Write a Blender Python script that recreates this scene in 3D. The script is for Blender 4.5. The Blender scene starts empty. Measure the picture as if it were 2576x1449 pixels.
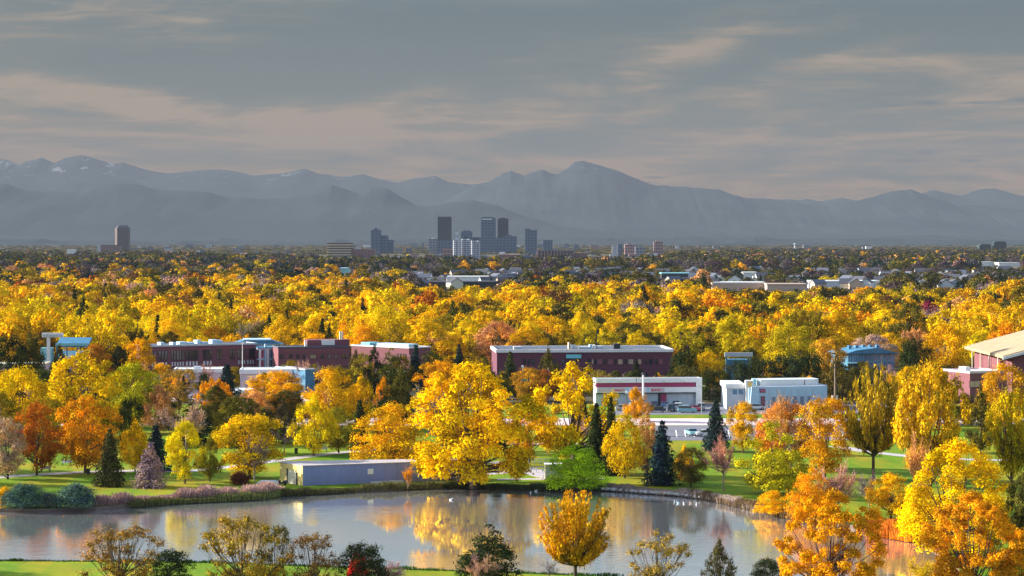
import bpy, bmesh, math, random
import numpy as np
from mathutils import Vector, Matrix
from mathutils.geometry import tessellate_polygon
R = math.radians
SC = bpy.context.scene
COL = SC.collection
random.seed(7)
FQ, CX, HQ, H = 5580.0, 1288.0, 598.0, 42.0      # focal length, centre and horizon in survey units, eye height (m)

# ------------------------------------------------------------------ camera
cam_d = bpy.data.cameras.new('camera'); cam = bpy.data.objects.new('camera', cam_d); COL.objects.link(cam)
cam.location = (0, 0, H); cam.rotation_euler = (R(90), 0, 0)
cam_d.sensor_width = 36; cam_d.lens = 36 * FQ / 2576.0
cam_d.shift_y = -(724.5 - HQ) / 2576.0
cam_d.clip_start = 1; cam_d.clip_end = 120000
SC.camera = cam

# ------------------------------------------------------------------ exposure / render
SC.render.engine = 'CYCLES'
SC.view_settings.view_transform = 'Standard'; SC.view_settings.look = 'None'
SC.view_settings.gamma = 1; SC.view_settings.use_curve_mapping = False
SC.view_settings.exposure = 1.6
cy = SC.cycles
cy.use_denoising = True
try:
    cy.denoiser = 'OPENIMAGEDENOISE'; cy.denoising_input_passes = 'RGB_ALBEDO_NORMAL'
except Exception: pass
cy.max_bounces = 6; cy.diffuse_bounces = 3; cy.glossy_bounces = 3; cy.transmission_bounces = 4
cy.transparent_max_bounces = 8; cy.volume_bounces = 0; cy.use_adaptive_sampling = False
cy.sample_clamp_indirect = 4
SC.render.film_transparent = False

# ------------------------------------------------------------------ sun and sky
SUN_AZ, SUN_EL = R(-76), R(21)        # azimuth from +Y (view direction) towards +X
sv = Vector((math.sin(SUN_AZ) * math.cos(SUN_EL), math.cos(SUN_AZ) * math.cos(SUN_EL), math.sin(SUN_EL)))
sd = bpy.data.lights.new('sun', 'SUN'); sd.energy = 5.0; sd.angle = R(0.5); sd.color = (1.0, 0.92, 0.77)
sun = bpy.data.objects.new('sun', sd); COL.objects.link(sun)
sun.rotation_euler = sv.to_track_quat('Z', 'Y').to_euler(); sun.location = sv * 300

class NT:
    """tiny node helper"""
    def __init__(s, tree): s.t = tree; s.n = tree.nodes; s.l = tree.links
    def new(s, typ, ins=None, **kw):
        n = s.n.new(typ)
        for k, v in kw.items(): setattr(n, k, v)
        for k, v in (ins or {}).items(): s.put(n.inputs[k], v)
        return n
    def put(s, sock, v):
        if hasattr(v, 'is_linked') or isinstance(v, bpy.types.NodeSocket): s.l.new(v, sock)
        elif isinstance(v, bpy.types.Node): s.l.new(v.outputs[0], sock)
        else: sock.default_value = v
    def m(s, op, a, b=0.0, c=0.0, clamp=False):
        n = s.n.new('ShaderNodeMath'); n.operation = op; n.use_clamp = clamp
        s.put(n.inputs[0], a); s.put(n.inputs[1], b)
        if op in ('MULTIPLY_ADD',): s.put(n.inputs[2], c)
        return n.outputs[0]
    def mix(s, f, a, b, blend='MIX'):
        n = s.n.new('ShaderNodeMix'); n.data_type = 'RGBA'; n.blend_type = blend
        s.put(n.inputs[0], f); s.put(n.inputs[6], a); s.put(n.inputs[7], b)
        return n.outputs[2]
    def noise(s, vec, scale, detail=3, rough=0.55, dist=0.0):
        n = s.n.new('ShaderNodeTexNoise'); s.put(n.inputs['Vector'], vec); n.inputs['Scale'].default_value = scale
        n.inputs['Detail'].default_value = detail; n.inputs['Roughness'].default_value = rough
        n.inputs['Distortion'].default_value = dist
        return n.outputs[0]
    def ramp(s, f, stops):
        n = s.n.new('ShaderNodeValToRGB'); e = n.color_ramp.elements
        while len(e) < len(stops): e.new(0.5)
        for i, (p, c) in enumerate(stops):
            e[i].position = p; e[i].color = (*c, 1) if len(c) == 3 else c
        s.put(n.inputs[0], f); return n.outputs[0]
    def mapv(s, vec, scale=(1, 1, 1), rot=(0, 0, 0), loc=(0, 0, 0)):
        n = s.n.new('ShaderNodeMapping'); s.put(n.inputs[0], vec)
        n.inputs['Scale'].default_value = scale; n.inputs['Rotation'].default_value = rot; n.inputs['Location'].default_value = loc
        return n.outputs[0]

world = bpy.data.worlds.new('World'); SC.world = world; world.use_nodes = True
world.cycles.sampling_method = 'MANUAL'; world.cycles.sample_map_resolution = 512
w = NT(world.node_tree); w.n.clear()
tc = w.new('ShaderNodeTexCoord').outputs['Generated']
sep = w.new('ShaderNodeSeparateXYZ', {0: tc})
nish = w.new('ShaderNodeTexSky'); nish.sky_type = 'NISHITA'; nish.sun_disc = False
nish.sun_elevation = SUN_EL; nish.sun_rotation = SUN_AZ
warp = w.noise(w.mapv(tc, (6, 6, 16)), 1.0, 3, 0.6)
warp2 = w.noise(w.mapv(tc, (6, 6, 16), loc=(5, 3, 1)), 1.0, 3, 0.6)
az = w.m('ARCTAN2', sep.outputs[0], sep.outputs[1]); el = w.m('ARCSINE', sep.outputs[2])
azw = w.m('ADD', az, w.m('MULTIPLY', w.m('SUBTRACT', warp, 0.5), 0.10))
elw = w.m('ADD', el, w.m('MULTIPLY', w.m('SUBTRACT', warp2, 0.5), 0.030))
# streaks of the cirrus sheet: (qx, qy, half length, half height, tilt degrees, amount; + tan and light, - blue grey and dark)
STREAK = [(300, 262, 460, 34, 4, .55), (780, 330, 420, 26, -6, .35), (1010, 235, 260, 26, -16, .30), (560, 175, 640, 48, 2, -.75),
          (1100, 120, 520, 60, -8, -.55), (1290, 335, 220, 22, -2, -.40), (1900, 115, 230, 20, -10, .45), (2010, 150, 260, 18, -12, -.50),
          (2150, 172, 330, 22, 4, .55), (2300, 215, 380, 24, 2, .20), (1880, 262, 120, 26, 8, .45), (1560, 190, 260, 26, -14, .30),
          (1650, 235, 240, 18, -14, -.30), (1330, 300, 360, 20, -8, .25), (2380, 60, 330, 36, -6, -.60), (60, 120, 260, 130, 0, .30),
          (2500, 130, 160, 26, 0, -.35), (1500, 380, 500, 20, -3, .30), (600, 300, 380, 18, 3, .25), (120, 300, 140, 12, 2, -.35),
          (2250, 445, 170, 9, 2, -.55), (1480, 60, 400, 46, -3, -.30), (2260, 330, 520, 26, 0, -.20), (1180, 200, 70, 60, -40, -.25)]
acc = None
for (qx, qy, hx, hy, ang, amt) in STREAK:
    a0, e0 = math.atan((qx - CX) / FQ), math.atan((HQ - qy) / FQ)
    dx = w.m('SUBTRACT', azw, a0); dy = w.m('SUBTRACT', elw, e0)
    c_, s_ = math.cos(R(-ang)), math.sin(R(-ang))
    u = w.m('DIVIDE', w.m('ADD', w.m('MULTIPLY', dx, c_), w.m('MULTIPLY', dy, s_)), hx / FQ)
    v = w.m('DIVIDE', w.m('ADD', w.m('MULTIPLY', dx, -s_), w.m('MULTIPLY', dy, c_)), hy / FQ)
    g = w.m('EXPONENT', w.m('MULTIPLY', w.m('ADD', w.m('MULTIPLY', u, u), w.m('MULTIPLY', v, v)), -0.75))
    g = w.m('MULTIPLY', g, amt)
    acc = g if acc is None else w.m('ADD', acc, g)
fine = w.noise(w.mapv(tc, (10, 10, 62), rot=(0, R(4), 0)), 1.0, 7, 0.6, 1.1)
fine2 = w.noise(w.mapv(tc, (24, 24, 260), rot=(0, R(-3.5), 0)), 1.0, 6, 0.62, 0.9)
tt = w.m('ADD', w.m('ADD', acc, w.m('MULTIPLY', w.m('SUBTRACT', fine, 0.5), 2.3)), w.m('MULTIPLY', w.m('SUBTRACT', fine2, 0.5), 1.2))
grad = w.m('MULTIPLY', w.m('SUBTRACT', el, 0.064), -7.0)          # the sheet is warmer towards the horizon
grad = w.m('MINIMUM', w.m('MAXIMUM', grad, -0.20), 0.30)
tt = w.m('ADD', w.m('ADD', tt, grad), 0.5, clamp=False)
cloud = w.ramp(tt, [(0.0, (.024, .036, .036)), (0.38, (.040, .046, .041)), (0.68, (.080, .065, .044)), (1.0, (.14, .102, .062))])
# small dark scud on the right
SCUD = [(2250, 271, 38, 3.0, 0), (2335, 265, 50, 6, 3), (2462, 265, 48, 3.4, 2), (2570, 261, 26, 4, 0), (2330, 386, 32, 5, 0), (2290, 407, 60, 2.6, 0),
        (2436, 408, 26, 3, 0), (1650, 446, 34, 2.2, 2), (2210, 263, 18, 1.6, 2)]
sa = None
for (qx, qy, hx, hy, ang) in SCUD:
    a0, e0 = math.atan((qx - CX) / FQ), math.atan((HQ - qy) / FQ)
    u = w.m('DIVIDE', w.m('SUBTRACT', az, a0), hx / FQ)
    v = w.m('DIVIDE', w.m('SUBTRACT', w.m('ADD', el, w.m('MULTIPLY', w.m('SUBTRACT', fine2, 0.5), 0.0012)), e0), hy * 1.3 / FQ)
    g = w.m('EXPONENT', w.m('MULTIPLY', w.m('ADD', w.m('MULTIPLY', u, u), w.m('MULTIPLY', v, v)), -1.0))
    sa = g if sa is None else w.m('ADD', sa, g)
cloud = w.mix(w.m('MULTIPLY', sa, 0.9, clamp=True), cloud, (.012, .02, .03, 1))
# a little of the clear sky shows through the sheet
skyc = w.mix(w.m('MULTIPLY_ADD', w.m('MINIMUM', w.m('MAXIMUM', w.m('MULTIPLY', w.m('SUBTRACT', el, 0.11), 3.0), 0.0), 1.0), 0.5, 0.10), cloud, w.mix(1.0, nish.outputs[0], (.06, .06, .06, 1), 'MULTIPLY'))
thin = w.m('MULTIPLY_ADD', w.m('MINIMUM', w.m('MAXIMUM', w.m('MULTIPLY', w.m('SUBTRACT', el, 0.10), 8.0), 0.0), 1.0), 2.0, 1.0)   # added brightening above the view, for lake reflection and fill light
glow = w.ramp(el, [(0.0, (2.0, 1.45, .85)), (0.03, (1.95, 1.42, .9)), (0.062, (1.4, 1.2, 1.0)), (0.10, (1.0, 1.0, 1.0))])
skyc = w.mix(1.0, skyc, glow, 'MULTIPLY')
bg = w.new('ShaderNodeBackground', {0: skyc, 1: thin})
wo = w.new('ShaderNodeOutputWorld', {0: bg})

# ------------------------------------------------------------------ helpers
def tag(o, label=None, cat=None, group=None, kind=None):
    if label: o['label'] = label
    if cat: o['category'] = cat
    if group: o['group'] = group
    if kind: o['kind'] = kind
    return o
def at(qx, Y, z=0.0): return Vector(((qx - CX) / FQ * Y, Y, z))
def Yq(q): return H * FQ / (q - HQ)
def gp(qx, qy, z=0.0):
    Y = (H - z) * FQ / (qy - HQ); return Vector(((qx - CX) / FQ * Y, Y, z))
def hz(q, Y): return H - (q - HQ) / FQ * Y      # height seen at row q at distance Y

def empty(name, loc, rz=0.0, scale=None):
    o = bpy.data.objects.new(name, None); COL.objects.link(o)
    o.location = loc; o.rotation_euler = (0, 0, rz); o.empty_display_size = 0.5
    if scale: o.scale = scale
    return o
def link(name, me, parent=None, mat=None):
    o = bpy.data.objects.new(name, me); COL.objects.link(o)
    if parent: o.parent = parent
    if mat and not me.materials: me.materials.append(mat)
    return o
class MB:
    def __init__(s): s.v = []; s.f = []
    def box(s, x0, x1, y0, y1, z0, z1):
        b = len(s.v)
        s.v += [(x0, y0, z0), (x1, y0, z0), (x1, y1, z0), (x0, y1, z0), (x0, y0, z1), (x1, y0, z1), (x1, y1, z1), (x0, y1, z1)]
        s.f += [tuple(b + i for i in f) for f in ((0, 3, 2, 1), (4, 5, 6, 7), (0, 1, 5, 4), (1, 2, 6, 5), (2, 3, 7, 6), (3, 0, 4, 7))]
        return s
    def prism(s, pts, axis, a0, a1):
        """polygon (2-D points) extruded along axis 'x','y' or 'z'"""
        b = len(s.v); n = len(pts)
        for a in (a0, a1):
            for (p, q) in pts:
                s.v.append({'x': (a, p, q), 'y': (p, a, q), 'z': (p, q, a)}[axis])
        s.f.append(tuple(b + i for i in range(n))); s.f.append(tuple(b + n + i for i in reversed(range(n))))
        for i in range(n):
            j = (i + 1) % n; s.f.append((b + i, b + n + i, b + n + j, b + j))
        return s
    def tube(s, pts, rad, n=6):
        b = len(s.v)
        for k, p in enumerate(pts):
            p = Vector(p); a = Vector(pts[max(k - 1, 0)]); c = Vector(pts[min(k + 1, len(pts) - 1)])
            d = (c - a).normalized(); up = Vector((0, 0, 1)) if abs(d.z) < .95 else Vector((1, 0, 0))
            e1 = d.cross(up).normalized(); e2 = d.cross(e1)
            r = rad[k] if hasattr(rad, '__len__') else rad
            for i in range(n):
                t = 2 * math.pi * i / n; s.v.append(tuple(p + (e1 * math.cos(t) + e2 * math.sin(t)) * r))
        for k in range(len(pts) - 1):
            for i in range(n):
                j = (i + 1) % n; s.f.append((b + k * n + i, b + k * n + j, b + (k + 1) * n + j, b + (k + 1) * n + i))
        s.f.append(tuple(b + i for i in reversed(range(n)))); s.f.append(tuple(b + (len(pts) - 1) * n + i for i in range(n)))
        return s
    def mesh(s, name, mat=None, smooth=False):
        me = bpy.data.meshes.new(name); me.from_pydata(s.v, [], s.f); me.update()
        bm = bmesh.new(); bm.from_mesh(me); bmesh.ops.recalc_face_normals(bm, faces=bm.faces); bm.to_mesh(me); bm.free()
        if smooth:
            for p in me.polygons: p.use_smooth = True
        if mat: me.materials.append(mat)
        return me
    def build(s, name, mat, parent=None, smooth=False): return link(name, s.mesh(name, mat, smooth), parent)

def mat(name, col, rough=0.7, var=0.25, scale=0.6, spec=0.3, metal=0.0, bump=0.0, stretch=(1, 1, 1), coords='Object', col2=None):
    m = bpy.data.materials.new(name); m.use_nodes = True; t = NT(m.node_tree); t.n.clear()
    c = t.new('ShaderNodeTexCoord').outputs[coords]
    n1 = t.noise(t.mapv(c, stretch), scale, 5, 0.65); n2 = t.noise(t.mapv(c, stretch), scale * 7, 3, 0.6)
    f = t.m('ADD', t.m('MULTIPLY', n1, 0.65), t.m('MULTIPLY', n2, 0.35))
    lo = tuple(x * (1 - var) for x in col); hi = col2 or tuple(min(x * (1 + var), 1) for x in col)
    cc = t.ramp(f, [(0.3, lo), (0.7, hi)])
    b = t.new('ShaderNodeBsdfPrincipled', {'Base Color': cc, 'Roughness': rough, 'Metallic': metal, 'Specular IOR Level': spec})
    if bump:
        bn = t.new('ShaderNodeBump', {'Height': n2}); bn.inputs['Strength'].default_value = bump; bn.inputs['Distance'].default_value = 0.05
        t.l.new(bn.outputs[0], b.inputs['Normal'])
    t.new('ShaderNodeOutputMaterial', {0: b}); return m

def leaf_mat(name, inst=False, trans=0.12):
    m = bpy.data.materials.new(name); m.use_nodes = True; t = NT(m.node_tree); t.n.clear()
    if inst:
        a = t.new('ShaderNodeAttribute', attribute_name='tint', attribute_type='INSTANCER'); base = a.outputs['Color']
    else:
        base = t.new('ShaderNodeObjectInfo').outputs['Color']
    oi = t.new('ShaderNodeObjectInfo')
    c = t.new('ShaderNodeTexCoord').outputs['Object']
    off = t.new('ShaderNodeVectorMath', {0: c}, operation='ADD'); t.put(off.inputs[1], t.new('ShaderNodeCombineXYZ', {0: t.m('MULTIPLY', oi.outputs['Random'], 9.0), 1: t.m('MULTIPLY', oi.outputs['Random'], 23.0)}).outputs[0])
    n1 = t.noise(off.outputs[0], 3.2, 3, 0.6)
    rnd = t.new('ShaderNodeAttribute', attribute_name='rnd', attribute_type='GEOMETRY').outputs['Fac']
    # leaves turn unevenly: patches still greener / duller, patches fully turned
    duller = t.mix(1.0, base, (.50, .54, .9, 1), 'MULTIPLY')
    bright = t.mix(1.0, base, (1.12, 1.12, .9, 1), 'MULTIPLY')
    f = t.ramp(n1, [(0.36, (0, 0, 0)), (0.62, (1, 1, 1))])
    col = t.mix(f, duller, bright)
    val = t.m('MULTIPLY_ADD', rnd, 0.60, 0.60)
    hsv = t.new('ShaderNodeHueSaturation', {'Color': col, 'Value': val}); t.put(hsv.inputs['Hue'], t.m('MULTIPLY_ADD', rnd, 0.024, 0.486))
    d = t.new('ShaderNodeBsdfDiffuse', {0: hsv.outputs[0]}); tr = t.new('ShaderNodeBsdfTranslucent', {0: hsv.outputs[0]})
    mx = t.new('ShaderNodeMixShader', {0: trans, 1: d, 2: tr})
    t.new('ShaderNodeOutputMaterial', {0: mx}); return m

M = {}
M['leaf'] = leaf_mat('leaf'); M['leaf_i'] = leaf_mat('leaf_far', True, 0.12)
M['needle'] = leaf_mat('needle', False, 0.08)
M['bark'] = mat('bark', (.085, .06, .05), .9, .4, 6)
M['palebark'] = mat('pale_bark', (.30, .22, .18), .9, .3, 6)
M['brick'] = mat('brick', (.20, .075, .095), .85, .16, .5, stretch=(1, 1, 3))
M['brick_dark'] = mat('brick_dark', (.14, .048, .08), .85, .2, .5, stretch=(1, 1, 4))
M['brick_pale'] = mat('brick_pink', (.27, .11, .13), .85, .15, .5)  # paler pink brick for courses, a door and filled windows
M['white'] = mat('white_paint', (.80, .80, .80), .5, .08, .4)
M['cream'] = mat('cream_paint', (.72, .66, .52), .7, .1, .4)
M['palegrey'] = mat('pale_grey', (.50, .54, .60), .7, .12, .4)
M['tan'] = mat('tan_wall', (.55, .40, .32), .7, .1, .4)
M['bluewhite'] = mat('pale_blue_paint', (.42, .60, .74), .6, .1, .3)
M['teal'] = mat('teal_paint', (.22, .50, .58), .6, .12, .5)
M['blue_steel'] = mat('blue_steel', (.06, .20, .34), .5, .3, .6)
M['cyan'] = mat('cyan_sign', (.20, .62, .72), .5, .1, .8)
M['crimson'] = mat('crimson_band', (.36, .05, .13), .6, .15, .4)
M['red'] = mat('red_paint', (.62, .03, .03), .5, .1, .5)
M['roof_grey'] = mat('roof_membrane', (.10, .115, .16), .8, .2, .2)
M['roof_dark'] = mat('roof_shingle', (.07, .075, .10), .9, .3, .7)
M['dark'] = mat('dark_metal', (.03, .035, .045), .5, .3, 1)
M['steel'] = mat('galvanised_steel', (.45, .45, .46), .45, .1, 1, metal=.3)
M['glass'] = mat('window_glass', (.022, .03, .05), .08, .4, .3, spec=.8)
M['glass_warm'] = mat('window_blind', (.50, .34, .26), .35, .3, .4)
M['glass_pale'] = mat('window_blind_pale', (.70, .66, .70), .4, .12, .5)
M['glass_blue'] = mat('blue_glass', (.07, .17, .30), .12, .4, .3, spec=.9)
M['tyre'] = mat('tyre', (.02, .02, .02), .8, .2, 3)
M['asphalt'] = mat('asphalt', (.16, .16, .20), .9, .2, .12, bump=.1)
M['concrete'] = mat('concrete', (.42, .38, .40), .9, .15, .2)
M['pinkconc'] = mat('pink_concrete', (.62, .50, .52), .9, .1, .15)
M['line'] = mat('road_marking', (.75, .75, .72), .8, .1, 1)
M['pumpwall'] = mat('block_wall_shade_tint', (.22, .265, .52), .85, .14, .25, stretch=(1, 1, .3))  # blue cast of the shaded front is put into the wall colour
M['pumpend'] = mat('block_wall_sun_tint', (.80, .62, .24), .85, .12, .3)  # yellow of the sunlight is put into the end wall colour
M['earth'] = mat('earth_bank', (.13, .09, .075), .95, .35, .8, bump=.4)
M['stone'] = mat('shore_stone', (.42, .39, .36), .9, .3, 1.5, bump=.3)

def grass_mat():
    m = bpy.data.materials.new('lawn'); m.use_nodes = True; t = NT(m.node_tree); t.n.clear()
    c = t.new('ShaderNodeTexCoord').outputs['Object']
    n1 = t.noise(c, 0.028, 4, .6); n2 = t.noise(c, .5, 5, .7); n3 = t.noise(t.mapv(c, (1, .35, 1)), .11, 4, .6)
    base = t.ramp(t.m('ADD', t.m('MULTIPLY', n1, .6), t.m('MULTIPLY', n2, .4)), [(.35, (.035, .15, .006)), (.65, (.20, .29, .006))])
    leafy = t.ramp(n3, [(.47, (0, 0, 0)), (.64, (1, 1, 1))])          # fallen leaves drifted over the turf
    col = t.mix(t.m('MULTIPLY', leafy, .55), base, (.42, .24, .012, 1))
    n4 = t.noise(c, 2.6, 4, .75); n5 = t.noise(c, .06, 3, .6)
    lit = t.m('MULTIPLY', t.ramp(n4, [(.55, (0, 0, 0)), (.63, (1, 1, 1))]), t.ramp(n5, [(.4, (.1, .1, .1)), (.65, (.8, .8, .8))]))
    col = t.mix(lit, col, (.46, .27, .03, 1))                          # single leaves and worn spots
    col = t.mix(t.m('MULTIPLY', t.ramp(t.noise(t.mapv(c, (.25, 1, 1)), .35, 2, .5), [(.45, (0, 0, 0)), (.55, (1, 1, 1))]), .22), col, (.10, .16, .02, 1))
    b = t.new('ShaderNodeBsdfPrincipled', {'Base Color': col, 'Roughness': .9, 'Specular IOR Level': .1})
    bn = t.new('ShaderNodeBump', {'Height': n2}); bn.inputs['Strength'].default_value = .3
    t.l.new(bn.outputs[0], b.inputs['Normal']); t.new('ShaderNodeOutputMaterial', {0: b}); return m
M['grass'] = grass_mat()
def city_mat():
    m = bpy.data.materials.new('city_ground'); m.use_nodes = True; t = NT(m.node_tree); t.n.clear()
    c = t.new('ShaderNodeTexCoord').outputs['Object']
    n1 = t.noise(c, .004, 6, .7); n2 = t.noise(t.mapv(c, (1, .3, 1)), .02, 5, .7)
    col = t.ramp(t.m('ADD', t.m('MULTIPLY', n1, .5), t.m('MULTIPLY', n2, .5)), [(.35, (.035, .04, .03)), (.5, (.09, .08, .05)), (.68, (.20, .17, .13))])
    b = t.new('ShaderNodeBsdfPrincipled', {'Base Color': col, 'Roughness': .95, 'Specular IOR Level': .1}); t.new('ShaderNodeOutputMaterial', {0: b}); return m
M['city'] = city_mat()
def water_mat():
    m = bpy.data.materials.new('lake_water'); m.use_nodes = True; t = NT(m.node_tree); t.n.clear()
    c = t.new('ShaderNodeTexCoord').outputs['Object']
    n1 = t.noise(t.mapv(c, (.5, .9, 1)), 1.1, 4, .6, .4); n2 = t.noise(t.mapv(c, (.06, .10, 1)), 1.0, 3, .6)
    h = t.m('ADD', n1, t.m('MULTIPLY', n2, .6))
    amp = t.ramp(t.noise(t.mapv(c, (1, 1.5, 1)), .018, 3, .6), [(.40, (.12, .12, .12)), (.62, (1.3, 1.3, 1.3))])   # breeze patches
    bn = t.new('ShaderNodeBump', {'Height': h, 'Strength': t.m('MULTIPLY', amp, .085)}); bn.inputs['Distance'].default_value = .35
    b = t.new('ShaderNodeBsdfPrincipled', {'Base Color': (.93, .95, 1.0, 1), 'Metallic': .9, 'Roughness': .018, 'IOR': 1.6, 'Specular IOR Level': .6})
    t.l.new(bn.outputs[0], b.inputs['Normal']); t.new('ShaderNodeOutputMaterial', {0: b}); return m
M['water'] = water_mat()
def rock_mat(name, lo, hi, snow=False):
    m = bpy.data.materials.new(name); m.use_nodes = True; t = NT(m.node_tree); t.n.clear()
    c = t.new('ShaderNodeTexCoord').outputs['Object']
    n = t.noise(c, .0012, 8, .7); col = t.ramp(n, [(.35, lo), (.65, hi)])
    if snow:
        z = t.new('ShaderNodeSeparateXYZ', {0: c}).outputs[2]
        f = t.m('MULTIPLY', t.m('GREATER_THAN', t.noise(c, .004, 7, .75), .60), t.ramp(t.m('DIVIDE', z, 1300.0), [(.62, (0, 0, 0)), (.85, (.6, .6, .6))]))
        col = t.mix(f, col, (.75, .75, .78, 1))
    b = t.new('ShaderNodeBsdfPrincipled', {'Base Color': col, 'Roughness': .95, 'Specular IOR Level': .05}); t.new('ShaderNodeOutputMaterial', {0: b}); return m
M['mount'] = rock_mat('mountain_rock', (.02, .034, .05), (.055, .07, .085), True); M['foot'] = rock_mat('foothill', (.028, .042, .056), (.045, .060, .074))

# ------------------------------------------------------------------ ground, lake, shore
LAKE_Q = [(-260, 1282), (0, 1278), (120, 1280), (240, 1276), (330, 1268), (430, 1259), (540, 1254), (640, 1249), (700, 1241), (800, 1236), (900, 1231),
          (980, 1227), (1040, 1223), (1120, 1222), (1250, 1222), (1370, 1226), (1440, 1227), (1520, 1226), (1580, 1230), (1650, 1236), (1720, 1241), (1800, 1252), (1860, 1266),
          (1915, 1277), (1975, 1292), (2050, 1305), (2130, 1318), (2200, 1334), (2290, 1350), (2340, 1362), (2380, 1400), (2440, 1480), (2430, 1560), (2300, 1610),
          (2000, 1560), (1700, 1480), (1560, 1451), (1450, 1447), (1300, 1441), (1150, 1436), (1000, 1431), (800, 1425), (520, 1415), (250, 1412), (0, 1411), (-260, 1409)]
lake = [gp(x, y) for x, y in LAKE_Q]
rnd = random.Random(3); fine_l = []
for i in range(len(lake)):
    a, b = lake[i], lake[(i + 1) % len(lake)]
    n = max(1, int((b - a).length / 3.5))
    for k in range(n):
        p = a.lerp(b, k / n); d = (b - a).normalized()
        fine_l.append(p + Vector((-d.y, d.x, 0)) * rnd.uniform(-.45, .45) * (k > 0))
lake = fine_l
def sheet(name, loops, z, m, kind='structure'):
    loops = [[Vector((p[0], p[1], 0)) for p in l] for l in loops]
    tris = tessellate_polygon(loops); flat = [p for l in loops for p in l]
    me = bpy.data.meshes.new(name); me.from_pydata([(p.x, p.y, z) for p in flat], [], [tuple(t) for t in tris]); me.update()
    bm = bmesh.new(); bm.from_mesh(me)
    for f in bm.faces:
        if f.normal.z < 0: f.normal_flip()
    bm.to_mesh(me); bm.free(); me.materials.append(m)
    o = link(name, me)
    if kind: o['kind'] = kind
    return o
PARK = [(-330, 40), (330, 40), (330, 560), (-330, 560)]
sheet('lawn', [PARK, [(p.x, p.y) for p in lake]], 0.0, M['grass'])
sheet('city_ground', [[(-14400, -900), (14400, -900), (14400, 39000), (-14400, 39000)], PARK], 0.0, M['city'])
WZ = -0.55
mb = MB(); n = len(lake)
xs = [p.x for p in lake]; ys = [p.y for p in lake]
sheet('water', [[(min(xs) - 3, min(ys) - 3), (max(xs) + 3, min(ys) - 3), (max(xs) + 3, max(ys) + 3), (min(xs) - 3, max(ys) + 3)]], WZ, M['water'])
b = MB()
for i, p in enumerate(lake):
    b.v += [(p.x, p.y, -0.002), (p.x, p.y, WZ - .6)]
for i in range(n):
    j = (i + 1) % n; b.f.append((2 * i, 2 * i + 1, 2 * j + 1, 2 * j))
o = b.build('lake_bank', M['earth']); o['kind'] = 'structure'

def path(name, pts, width, z, m):
    P = [gp(*p) if len(p) == 2 else Vector(p) for p in pts]; L, Rr = [], []
    for k, p in enumerate(P):
        d = (P[min(k + 1, len(P) - 1)] - P[max(k - 1, 0)]).normalized(); nrm = Vector((-d.y, d.x, 0)) * width / 2
        L.append(p + nrm); Rr.append(p - nrm)
    bb = MB()
    for a in L + Rr: bb.v.append((a.x, a.y, z))
    k = len(P)
    for i in range(k - 1): bb.f.append((i, k + i, k + i + 1, i + 1))
    o = bb.build(name, m); o['kind'] = 'structure'
    me = o.data
    return o
path('park_path', [(-60, 1205), (60, 1196), (200, 1188), (330, 1184), (470, 1186), (600, 1172), (760, 1150), (860, 1138), (960, 1130), (1090, 1126)], 3.2, .012, M['concrete'])
path('park_path', [(1060, 1204), (1250, 1190), (1320, 1186), (1376, 1200)], 3.6, .012, M['concrete'])
path('park_path', [(1240, 1162), (1300, 1172), (1345, 1184), (1385, 1204)], 3.0, .018, M['concrete'])
path('park_path', [(1250, 1206), (1400, 1205), (1520, 1204)], 2.2, .024, M['concrete'])
path('park_path', [(2100, 1122), (2180, 1136), (2270, 1146), (2400, 1155), (2600, 1160)], 3.4, .012, M['concrete'])
path('park_path', [(1180, 1118), (1320, 1116), (1480, 1118)], 4.0, .012, M['pinkconc'])
sheet('parking_lot', [[tuple(gp(*p)[:2]) for p in ((1560, 1018), (2260, 1012), (2300, 1040), (1540, 1044))]], .016, M['asphalt'])
sheet('street', [[tuple(gp(*p)[:2]) for p in ((-200, 1070), (2700, 1070), (2720, 1054), (-200, 1050))]], .020, M['pinkconc'])
sheet('street', [[tuple(gp(*p)[:2]) for p in ((1640, 1108), (2240, 1108), (2240, 1071), (1640, 1071))]], .016, M['asphalt'])
sheet('grass_verge', [[tuple(gp(*p)[:2]) for p in ((1560, 1050), (1860, 1050), (1860, 1045), (1560, 1045))]], .03, M['grass'])
for (x0, x1, y0, y1) in ((60, 330, 1080, 985), (330, 620, 1010, 978), (1180, 1560, 1070, 1010)):
    pass
sheet('parking_lot', [[tuple(gp(*p)[:2]) for p in ((400, 1010), (780, 1010), (770, 980), (410, 980))]], .016, M['pinkconc'])
for i in range(9):                                                    # painted bay lines in the lower lot
    q = 1700 + i * 22
    p0, p1 = gp(q, 1082), gp(q + 3, 1100)
    bb = MB(); bb.v = [(p0.x - .12, p0.y, .03), (p0.x + .12, p0.y, .03), (p1.x + .12, p1.y, .03), (p1.x - .12, p1.y, .03)]; bb.f = [(0, 1, 2, 3)]
    o = bb.build('parking_line', M['line']); o['kind'] = 'structure'

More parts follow.
